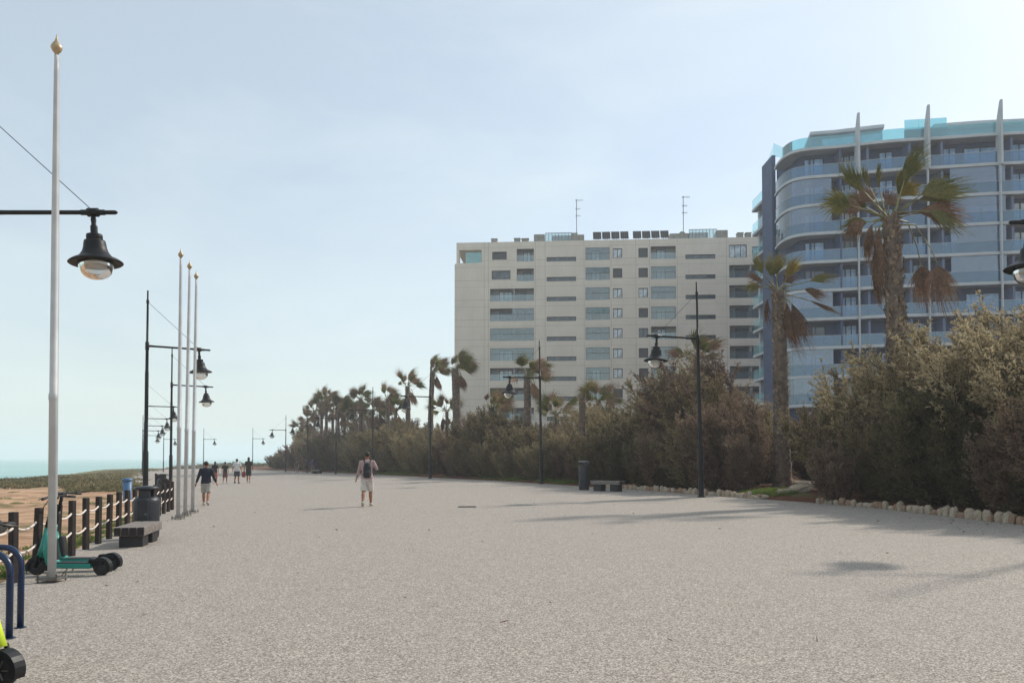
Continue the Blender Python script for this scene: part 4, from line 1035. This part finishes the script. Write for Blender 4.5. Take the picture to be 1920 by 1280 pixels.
for i, (px, d, cy, r) in enumerate([(563, 150, 800, .25), (577, 135, 785, .26), (590, 125, 768, .28), (603, 118, 757, .28), (612, 112, 748, .28), (624, 120, 765, .28), (634, 108, 762, .26), (646, 115, 776, .26), (657, 104, 770, .26),
                                  (668, 110, 784, .26), (699, 95, 768, .25), (713, 98, 775, .25), (571, 140, 815, .25), (742, 88, 768, .24)]):
    gp('%s palm from the left in the far grove, brown and green crown' % (ORD + ['thirteenth', 'fourteenth'])[sorted([563, 577, 590, 603, 612, 624, 634, 646, 657, 668, 699, 713, 571, 742]).index(px)], px, d, cy, r, 50 + i % 5, .3, 20, None, 1.15, GRV)
# bare trunk
p = Vector(((1092 - 960) / F * 44, 44, 0)); p.z = terrain(p.x, p.y); rng = random.Random(8)
t = thing('bare_palm_trunk', 'bare palm trunk without any crown, rising behind the cylindrical bin', 'palm trunk', p)
tm, bt = trunk(rng, at_depth(1092, 735, 44).z - p.z, .17, .2, 120); o = tm.build('trunk', M_TRNK, t, True); bt.build('leaf_bases', M_BOOT, o)
# ---- stones of the bed edging
random.seed(14); SM = []
for k in range(7):
    m = MB(); m.ell((0, 0, 0), (1, 1, 1), 9, 6)
    rr = random.Random(k); m.v = [tuple(c * (1 + rr.uniform(-.16, .16)) for c in (max(-.78, min(.78, v_[0])), max(-.8, min(.8, v_[1])), max(-.8, min(.75, v_[2])))) for v_ in m.v]
    me = bpy.data.meshes.new('edging_stone'); me.from_pydata(m.v, [], m.f); SM.append(me)
M_STONE2 = simple('reddish limestone', S(176, 146, 122), S(126, 98, 80), 9, .9, 0, .8, 26)
def stone(x, y, sx, sy, sz, rz, lab, cat, grp, mat=None):
    o = link('edging_stone' if grp else 'boulder', random.choice(SM), M_STONE); o.location = (x, y, terrain(x, y) + sz * .55); o.scale = (sx, sy, sz); o.rotation_euler = (random.uniform(-.15, .15), random.uniform(-.15, .15), rz)
    tag(o, lab, cat, grp)
    o.material_slots[0].link = 'OBJECT'; o.material_slots[0].material = mat or M_STONE
for (ya, yb, lab, grp) in ((13.5, 25.9, 'rough pale limestone block edging the right planting bed', 'stones edging the right bed'), (28.3, 39.5, 'small rough limestone edging the bed behind bench and lamp', 'stones edging the middle bed')):
    y = ya
    while y < yb:
        w = random.uniform(.08, .17) * (1 if ya < 20 else .9); x, yy2 = edge_point(y, .1); dx = xr(y + .5) - xr(y - .5)
        stone(x, yy2, random.uniform(.09, .13), w, random.uniform(.10, .22), math.atan2(-dx, 1) + random.uniform(-.25, .25), lab, 'stone', grp, random.choice([M_STONE, M_STONE, M_STONE2])); y += (w * 1.75 + .01) / math.sqrt(1 + dx * dx)
for (px, py, w, h, lab) in ((1500, 921, .55, .2, 'flat pale rock lying in the gap between the two beds'), (1508, 911, .7, .18, 'long brownish rock behind the flat pale one in the gap'), (1527, 914, .28, .2, 'small rock touching the round brown bush in the gap'),
                            (1471, 925, .4, .14, 'low rock left of the flat pale one, among the green weeds'), (950, 889, .5, .28, 'pale boulder on the grass left of the second lamp'), (1428, 934, .3, .1, 'lumpy pale stone at the pavement edge before the weeds'), (1177, 898, .2, .3, 'pale upright stone in the hedge behind the right bench')):
    p = on_ground(px, py, terrain); stone(p.x, p.y, w, w * .6, h, random.uniform(-.3, .3), lab, 'rock', None)
p = at_depth(2, 990, 16); 
t = link('boulder', SM[2], M_RUB); t.material_slots[0].link = 'OBJECT'; t.material_slots[0].material = M_RUB; t.location = (p.x - .62, 16, terrain(p.x, 16) + .2); t.scale = (.7, .5, .28); tag(t, 'black lump lying on the sand behind the fence at the left edge', 'rock')
# ---- grass and weeds
M_GRASS = leafmat('green grass', [S(60, 84, 30), S(96, 116, 48), S(132, 138, 70)], .3, .8)
M_SCRUB = leafmat('coastal scrub leaves', [S(48, 44, 34), S(92, 90, 58), S(150, 134, 98), S(96, 116, 58)], .2, .16)
def patch(name, label_kind, spots, mat, seed, wl=.02):
    rng = np.random.default_rng(seed); P = []; D = []; Ln = []; Wd = []
    for (x, y, rx, ry, h, n) in spots:
        for _ in range(n):
            a = rng.uniform(0, 6.283); r = math.sqrt(rng.random()); xx = x + rx * r * math.cos(a); yy_ = y + ry * r * math.sin(a)
            P.append((xx, yy_, terrain(xx, yy_) + rng.uniform(-.02, .6) * h * (1 - r * r) * (1 if h > .35 else .2))); D.append((rng.normal() * .55, rng.normal() * .55, rng.uniform(.25, 1))); Ln.append(h * rng.uniform(.35, .9) if h < .35 else rng.uniform(.1, .3)); Wd.append(wl * rng.uniform(.6, 1.4))
    V_, F_ = strips(np.array(P), np.array(D), np.array(Ln), np.array(Wd), rng, .3)
    o = link(name, mesh_np(name, V_, F_), mat); tag(o, kind='stuff'); return o
random.seed(30); sp = []
for (px, py, n) in [(760, 889, 5), (740, 889, 4), (780, 890, 4), (960, 897, 5), (985, 900, 5), (1005, 902, 3), (935, 897, 3), (1060, 905, 3), (1080, 907, 3), (1415, 932, 4), (1440, 930, 5), (1460, 928, 5), (1475, 928, 3), (660, 886, 3), (605, 883, 3), (1035, 903, 3)]:
    p = on_ground(px, py - 2, terrain)
    for _ in range(n):
        q_ = (p.x + random.uniform(-1, 1) * p.y / 45, p.y + random.uniform(-.2, 2.2) * p.y / 45)
        if q_[0] > xr(q_[1]) + .2: sp.append((*q_, .7 * p.y / 40, .6 * p.y / 40, .22, 420))
patch('grass', '', sp, M_GRASS, 3, .025)
sp = []
for k in range(90):
    y = random.uniform(6.5, 24) if k < 50 else random.uniform(8, 45); x = xl(y) - (random.uniform(.15, 1.2) ** 1.3 if k < 50 else random.uniform(1, 14)); sp.append((x, y, .28, .28, random.uniform(.08, .2), 130))
patch('grass', '', sp, M_GRASS, 4, .012)
sp = []      # coastal scrub beyond the sand
SC_TOP = [(0, 893), (60, 892), (110, 889), (150, 888), (175, 890), (200, 884), (225, 880), (250, 872), (262, 868), (290, 876), (380, 872)]
SC_BOT = [(0, 915), (90, 913), (120, 910), (150, 921), (230, 922), (262, 912), (290, 905), (330, 898), (380, 893)]
for k in range(620):
    px = random.uniform(-60, 345); by = interp(max(0, px), SC_BOT); tz = interp(max(0, px), SC_TOP)
    f = random.random() ** .8; py = by - (by - tz - 2) * f; p = on_ground(px, py, terrain)
    if p.y > 240 or p.x > xl(p.y) - 1.2: continue
    if 130 < px < 185 and 903 < py < 909: continue
    hh = max(.25, at_depth(px, tz, p.y).z - p.z) if f > .55 else random.uniform(.25, .5)
    hh = min(hh, 1.7 if px > 190 else 1.1) * random.uniform(.6, 1.1); w = random.uniform(.8, 1.6) * p.y / 60; sp.append((p.x, p.y, w * 1.5, w, hh * random.uniform(.8, 1.0), 300))
patch('coastal_scrub', '', sp, M_SCRUB, 5, .07)
sp = []
for k in range(150):
    px = random.uniform(335, 560); y = random.uniform(215, 290); x = (px - 960) / F * y
    if terrain(x, y) < zg(x, y) - 2: continue
    sp.append((x, y, 5, 3, random.uniform(.9, 2.0) if px > 470 else random.uniform(1.2, 3.0), 160))
patch('coastal_scrub', '', sp, M_SCRUB, 6, .3)

# ------------------------------------------------------------------ people
def remesh(mb, name, mat, parent, vox=.012, it=4):
    me = bpy.data.meshes.new('raw'); me.from_pydata(mb.v, [], mb.f)
    o = bpy.data.objects.new('raw', me); COL.objects.link(o)
    r = o.modifiers.new('r', 'REMESH'); r.mode = 'VOXEL'; r.voxel_size = vox; r.use_smooth_shade = True
    c = o.modifiers.new('s', 'SMOOTH'); c.factor = .5; c.iterations = it
    dg = bpy.context.evaluated_depsgraph_get(); m2 = bpy.data.meshes.new_from_object(o.evaluated_get(dg))
    bpy.data.objects.remove(o); bpy.data.meshes.remove(me); m2.name = name; m2.materials.clear()
    return link(name, m2, mat, parent, True)
SKIN = simple('tanned skin', S(160, 112, 86), S(146, 98, 74), 5, .55); SKIN2 = simple('lighter skin', S(186, 140, 116), S(172, 126, 102), 5, .55)
HAIRM = simple('dark hair', S(40, 32, 28), S(26, 22, 20), 30, .7)
def cloth(n, c): return simple(n, S(*c), S(*[int(a * .86) for a in c]), 7, .9, 0, .3, 30)
def person(label, loc, H, rz=0, skin=SKIN, top=((60, 60, 60), 'long'), legs=((150, 150, 150), .50), shoes=(200, 190, 180), stride=.16, bent=None, hair='short', skirt=False, vox=.012, swing=.12, hat=None, group=None, build=1.0, splay=.27):
    t = thing('person', label, 'person', loc, rz, group); k = H / 1.75; t.scale = (k * build, k * build, k)
    def leg(sg):
        f = stride * sg; back = f < 0
        hip = (sg * .085, 0, .90); kn = (sg * .095, f * .55 + .03, .49); an = (sg * .10, f - (.10 if back else 0), .10 + (.07 if back else 0))
        toe = (sg * .115, an[1] + .17 * (1 if not back else .75), .035 if not back else .04)
        return hip, kn, an, toe
    def arm(sg):
        f = -stride * sg * swing / .12
        sh = (sg * .185, 0, 1.42)
        if bent == sg: return sh, (sg * .29, .02, 1.2), (sg * .17, .24, 1.32)
        el = (sg * .245, f * .35 - .02, 1.14); wr = (sg * splay, f * .9 + .03, .90); return sh, el, wr
    b = MB()
    for sg in (-1, 1):
        h, kn, an, toe = leg(sg); b.tube([h, tuple(h[i] * .5 + kn[i] * .5 for i in range(3)), kn, tuple(kn[i] * .65 + an[i] * .35 + (0, -.02, 0)[i] for i in range(3)), an], [.088, .076, .056, .058, .036], 12)
        b.tube([(an[0], an[1] - .04, an[2] - .03), (an[0], an[1] + .03, an[2] - .03), toe], [.036, .04, .03], 10)
        sh, el, wr = arm(sg); b.tube([(sg * .15, 0, 1.44), sh, tuple(sh[i] * .5 + el[i] * .5 for i in range(3)), el, tuple(el[i] * .6 + wr[i] * .4 for i in range(3)), wr], [.05, .052, .044, .036, .036, .024], 10)
        d = (Vector(wr) - Vector(el)).normalized(); w = Vector(wr); pal = w + d * .05
        b.ell((0, 0, 0), (.020, .038, .05), 10, 6, Matrix.Translation(pal) @ d.to_track_quat('Z', 'Y').to_matrix().to_4x4())
        Q = d.to_track_quat('Z', 'Y').to_matrix()
        for i, (o_, ln) in enumerate(((-.028, .062), (-.010, .075), (.009, .07), (.026, .055))):
            p0 = pal + Q @ Vector((0, o_, .035)); p1 = p0 + Q @ Vector((0, 0, ln * .55)); p2 = p1 + Q @ Vector((.016 * -sg, 0, ln * .45)); b.tube([p0, p1, p2], [.0095, .009, .007], 6)
        p0 = pal + Q @ Vector((0, .03, -.01)); b.tube([p0, p0 + Q @ Vector((-sg * .012, .028, .03)), p0 + Q @ Vector((-sg * .02, .03, .058))], [.012, .010, .008], 6)
    b.lathe([(.05, .80), (.13, .84), (.158, .92), (.145, 1.02), (.132, 1.12), (.15, 1.24), (.165, 1.34), (.15, 1.42), (.085, 1.475), (.055, 1.49), (.052, 1.56)], 18, sx=1, sy=.66)
    b.ell((0, .012, 1.645), (.076, .094, .112), 14, 12); b.ell((0, .03, 1.585), (.052, .07, .05), 12, 8)
    b.tube([(0, .1, 1.665), (0, .118, 1.63)], [.008, .014], 6)
    for sg in (-1, 1): b.ell((sg * .078, .005, 1.64), (.012, .02, .03), 8, 6)
    body = remesh(b, 'body', skin, t, vox, 2)
    for sg in (-1, 1):
        m = MB(); m.ell((sg * .03, .098, 1.655), (.012, .01, .008), 8, 6); m.build('eye', HAIRM, body, True)
    m = MB(); m.ell((0, .1, 1.602), (.022, .01, .006), 8, 6); m.build('mouth', SKIN2, body, True)
    hm = MB(); hm.ell((0, -.012, 1.672), (.084, .094, .098), 14, 10)
    if hair == 'long': hm.ell((0, -.05, 1.56), (.082, .052, .15), 12, 10); hm.ell((0, -.06, 1.46), (.07, .035, .1), 12, 8)
    if hair == 'cap':
        hm = MB(); hm.ell((0, 0, 1.69), (.088, .1, .075), 14, 8); hm.ell((0, .1, 1.685), (.07, .07, .012), 12, 6)
    remesh(hm, 'hair' if hair != 'cap' else 'cap', HAIRM, t, .012, 2)
    s_ = MB(); ext = 1.0 if top[1] != 'dress' else 1.0; zb = .86 if top[1] != 'dress' else .62
    s_.lathe([(.06, zb), (.185, zb + .01), (.18, .95), (.165, 1.05), (.158, 1.14), (.175, 1.26), (.188, 1.36), (.172, 1.44), (.10, 1.495), (.065, 1.51)], 18, sx=1, sy=.70)
    for sg in (-1, 1):
        sh, el, wr = arm(sg)
        if top[1] == 'long': s_.tube([(sg * .13, 0, 1.43), sh, el, tuple(el[i] * .1 + wr[i] * .9 for i in range(3))], [.066, .07, .054, .042], 12)
        elif top[1] == 'none': s_.tube([(sg * .1, 0, 1.43), (sg * .17, 0, 1.43)], [.06, .05], 10)
        else: s_.tube([(sg * .13, 0, 1.43), sh, tuple(sh[i] * .3 + el[i] * .7 for i in range(3))], [.066, .07, .064], 12)
    remesh(s_, 'dress' if top[1] == 'dress' else 'top', cloth('top cloth', top[0]), t, .014, 3)
    g = MB()
    g.lathe([(.12, .80), (.172, .84), (.178, .92), (.168, 1.0), (.15, 1.03)], 18, sx=1, sy=.70)
    if skirt: g.lathe([(.2, legs[1]), (.205, legs[1] + .02), (.175, .86), (.1, .92)], 18, sx=1, sy=.75)
    else:
        for sg in (-1, 1):
            h, kn, an, toe = leg(sg); f = (h[2] - legs[1]) / (h[2] - kn[2])
            if f <= 1: e = tuple(h[i] + (kn[i] - h[i]) * f for i in range(3)); g.tube([h, e], [.1, .098], 14)
            else: g.tube([h, kn, an], [.1, .075, .056], 14)
    remesh(g, 'skirt' if skirt else 'shorts' if legs[1] > .3 else 'trousers', cloth('legwear cloth', legs[0]), t, .014, 3)
    for sg in (-1, 1):
        h, kn, an, toe = leg(sg); m = MB(); m.tube([(an[0], an[1] - .06, an[2] - .045), (an[0], an[1] - .02, an[2] - .03), (an[0], an[1] + .06, (an[2] + toe[2]) / 2 - .01), (toe[0], toe[1] + .0, toe[2] + .005), (toe[0], toe[1] + .05, toe[2])], [.036, .05, .05, .042, .025], 12)
        m.build('shoe', cloth('shoe', shoes), t, True)
    return t
def pxperson(px, py, top_py, label, **k):
    p = on_ground(px, py); H = at_depth(px, top_py, p.y).z - p.z; rz_ = k.pop('rz', 0)
    return person(label, p, H, math.atan2(-p.x, p.y) * .5 + rz_, **k), p, H
t, p, H = pxperson(688, 949, 847, 'man walking away in a dusty pink top and pale shorts, wearing a black backpack', top=((176, 150, 148), 'long'), legs=((214, 204, 196), .50), shoes=(196, 192, 170), stride=.17, bent=1, vox=.01, splay=.33, build=1.06)
BK = simple('black backpack cloth', (.012, .012, .016, 1), (.025, .025, .03, 1), 12, .8, 0, .3)
b_ = thing('backpack', 'black backpack on the back of the man in the dusty pink top', 'backpack', p, t.rotation_euler.z); b_.scale = t.scale
m = MB(); m.bbox(-.095, .135, -.27, -.125, .92, 1.34, .05); m.bbox(-.07, .11, -.31, -.25, .95, 1.15, .03); m.ell((.02, -.19, 1.34), (.10, .07, .07), 12, 8); remesh(m, 'bag', BK, b_, .014, 3)
for sg in (-1, 1):
    m = MB(); m.tube([(sg * .08 + .02, -.15, 1.40), (sg * .1 + .01, -.05, 1.53), (sg * .12, .08, 1.46), (sg * .13, .13, 1.25), (sg * .12, -.1, 1.0)], .014, 8); m.build('strap', BK, b_, True)
pxperson(386, 947, 865, 'walker in a navy long sleeved top and light grey shorts near the distant flagpoles', top=((28, 32, 52), 'long'), legs=((172, 168, 160), .52), shoes=(196, 190, 180), stride=-.15, vox=.012, splay=.31, build=1.12)
pxperson(403, 906, 865, 'walker with long dark hair, dark top and an orange red skirt, leftmost of the four', top=((40, 34, 38), 'short'), legs=((164, 84, 66), .52), skirt=True, hair='long', stride=.14, vox=.016)
pxperson(422, 906, 865.5, 'walker in a dark green top and maroon skirt, second of the four', top=((48, 54, 44), 'short'), legs=((104, 62, 62), .50), skirt=True, stride=.15, vox=.016)
pxperson(444, 906, 860, 'walker in a white shirt and dark shorts, third of the four', top=((208, 208, 206), 'short'), legs=((70, 70, 74), .52), shoes=(50, 46, 44), stride=.05, vox=.016, build=1.1)
t, p, H = pxperson(466, 905, 857, 'walker all in dark clothes, tallest and rightmost of the four, with a red bag', top=((50, 54, 48), 'short'), legs=((52, 52, 50), .50), hair='long', stride=-.12, vox=.016, skin=SKIN)
b_ = thing('shoulder_bag', 'red bag carried low at the left side of the tallest walker of the four', 'bag', p + Vector((-.36, 0, 0)))
m = MB(); m.bbox(-.12, .12, -.07, .07, .42, .82, .03); m.build('bag', cloth('red cloth', (150, 70, 68)), b_); m = MB(); m.tube([(-.08, 0, .80), (-.06, 0, .93), (.0, 0, .98), (.06, 0, .93), (.08, 0, .80)], .012, 6); m.build('strap', cloth('red strap', (120, 56, 54)), b_)
pxperson(556, 889, 862, 'far walker with pale grey shorts in front of the grove, left of a pair', top=((84, 62, 64), 'short'), legs=((124, 112, 118), .50), hair='short', stride=.1, vox=.02, skin=SKIN2)
pxperson(574, 888, 858, 'far person with a light cap of hair and dark clothes beside the person in purple', top=((70, 56, 62), 'short'), legs=((52, 46, 56), .12), hair='short', stride=.08, vox=.02)
pxperson(586, 887, 859, 'far person in a purple top by the far bench at the grove', top=((72, 60, 84), 'long'), legs=((110, 104, 104), .5), stride=.05, vox=.02, build=1.2)
p = on_ground(594, 887.5); bench(p, 1.0, 'far low bench right of the person in purple, before the grove', 1.5, .58, 4, .46)

# ------------------------------------------------------------------ small things on the pavement
p = on_ground(876, 950); t = thing('drain_cover', 'small dark drain cover in the middle of the pavement', 'drain cover', (p.x, p.y, p.z + .004), .1)
m = MB(); m.bbox(-.3, .3, -.2, .2, 0, .008, .003); m.build('frame', M_GREYM, t); m = MB()
for k in range(9): m.box(-.26, .26, -.17 + k * .04, -.15 + k * .04, .0085, .012)
m.build('grating', M_DARK, t)
random.seed(77); rng = np.random.default_rng(77); P = []; D = []
for k in range(380):
    if k < 300: y = random.uniform(15, 45); x = xr(y) - abs(random.gauss(0, 1.2)) - .05
    else: y = random.uniform(4, 30); x = random.uniform(xl(y) + .3, xr(y) - .3)
    P.append((x, y, zg(x, y) + .006)); D.append((rng.normal(), rng.normal(), .12))
n = len(P); V_, F_ = strips(np.array(P), np.array(D), rng.uniform(.03, .09, n), rng.uniform(.008, .022, n), rng, 0)
tag(link('fallen_leaves', mesh_np('fallen_leaves', V_, F_), M_PBRN), kind='stuff')

# ------------------------------------------------------------------ haze
hz = MB(); hz.box(-3000, 1600, -180, 4200, -12, 60)
q = NM('haze air'); vo = q.n('ShaderNodeVolumePrincipled', {'Color': (.93, .96, 1, 1), 'Density': .0007, 'Anisotropy': .2}); q.t.links.new(vo.outputs[0], q.out.inputs['Volume'])
tag(hz.build('haze', q.m), kind='stuff')
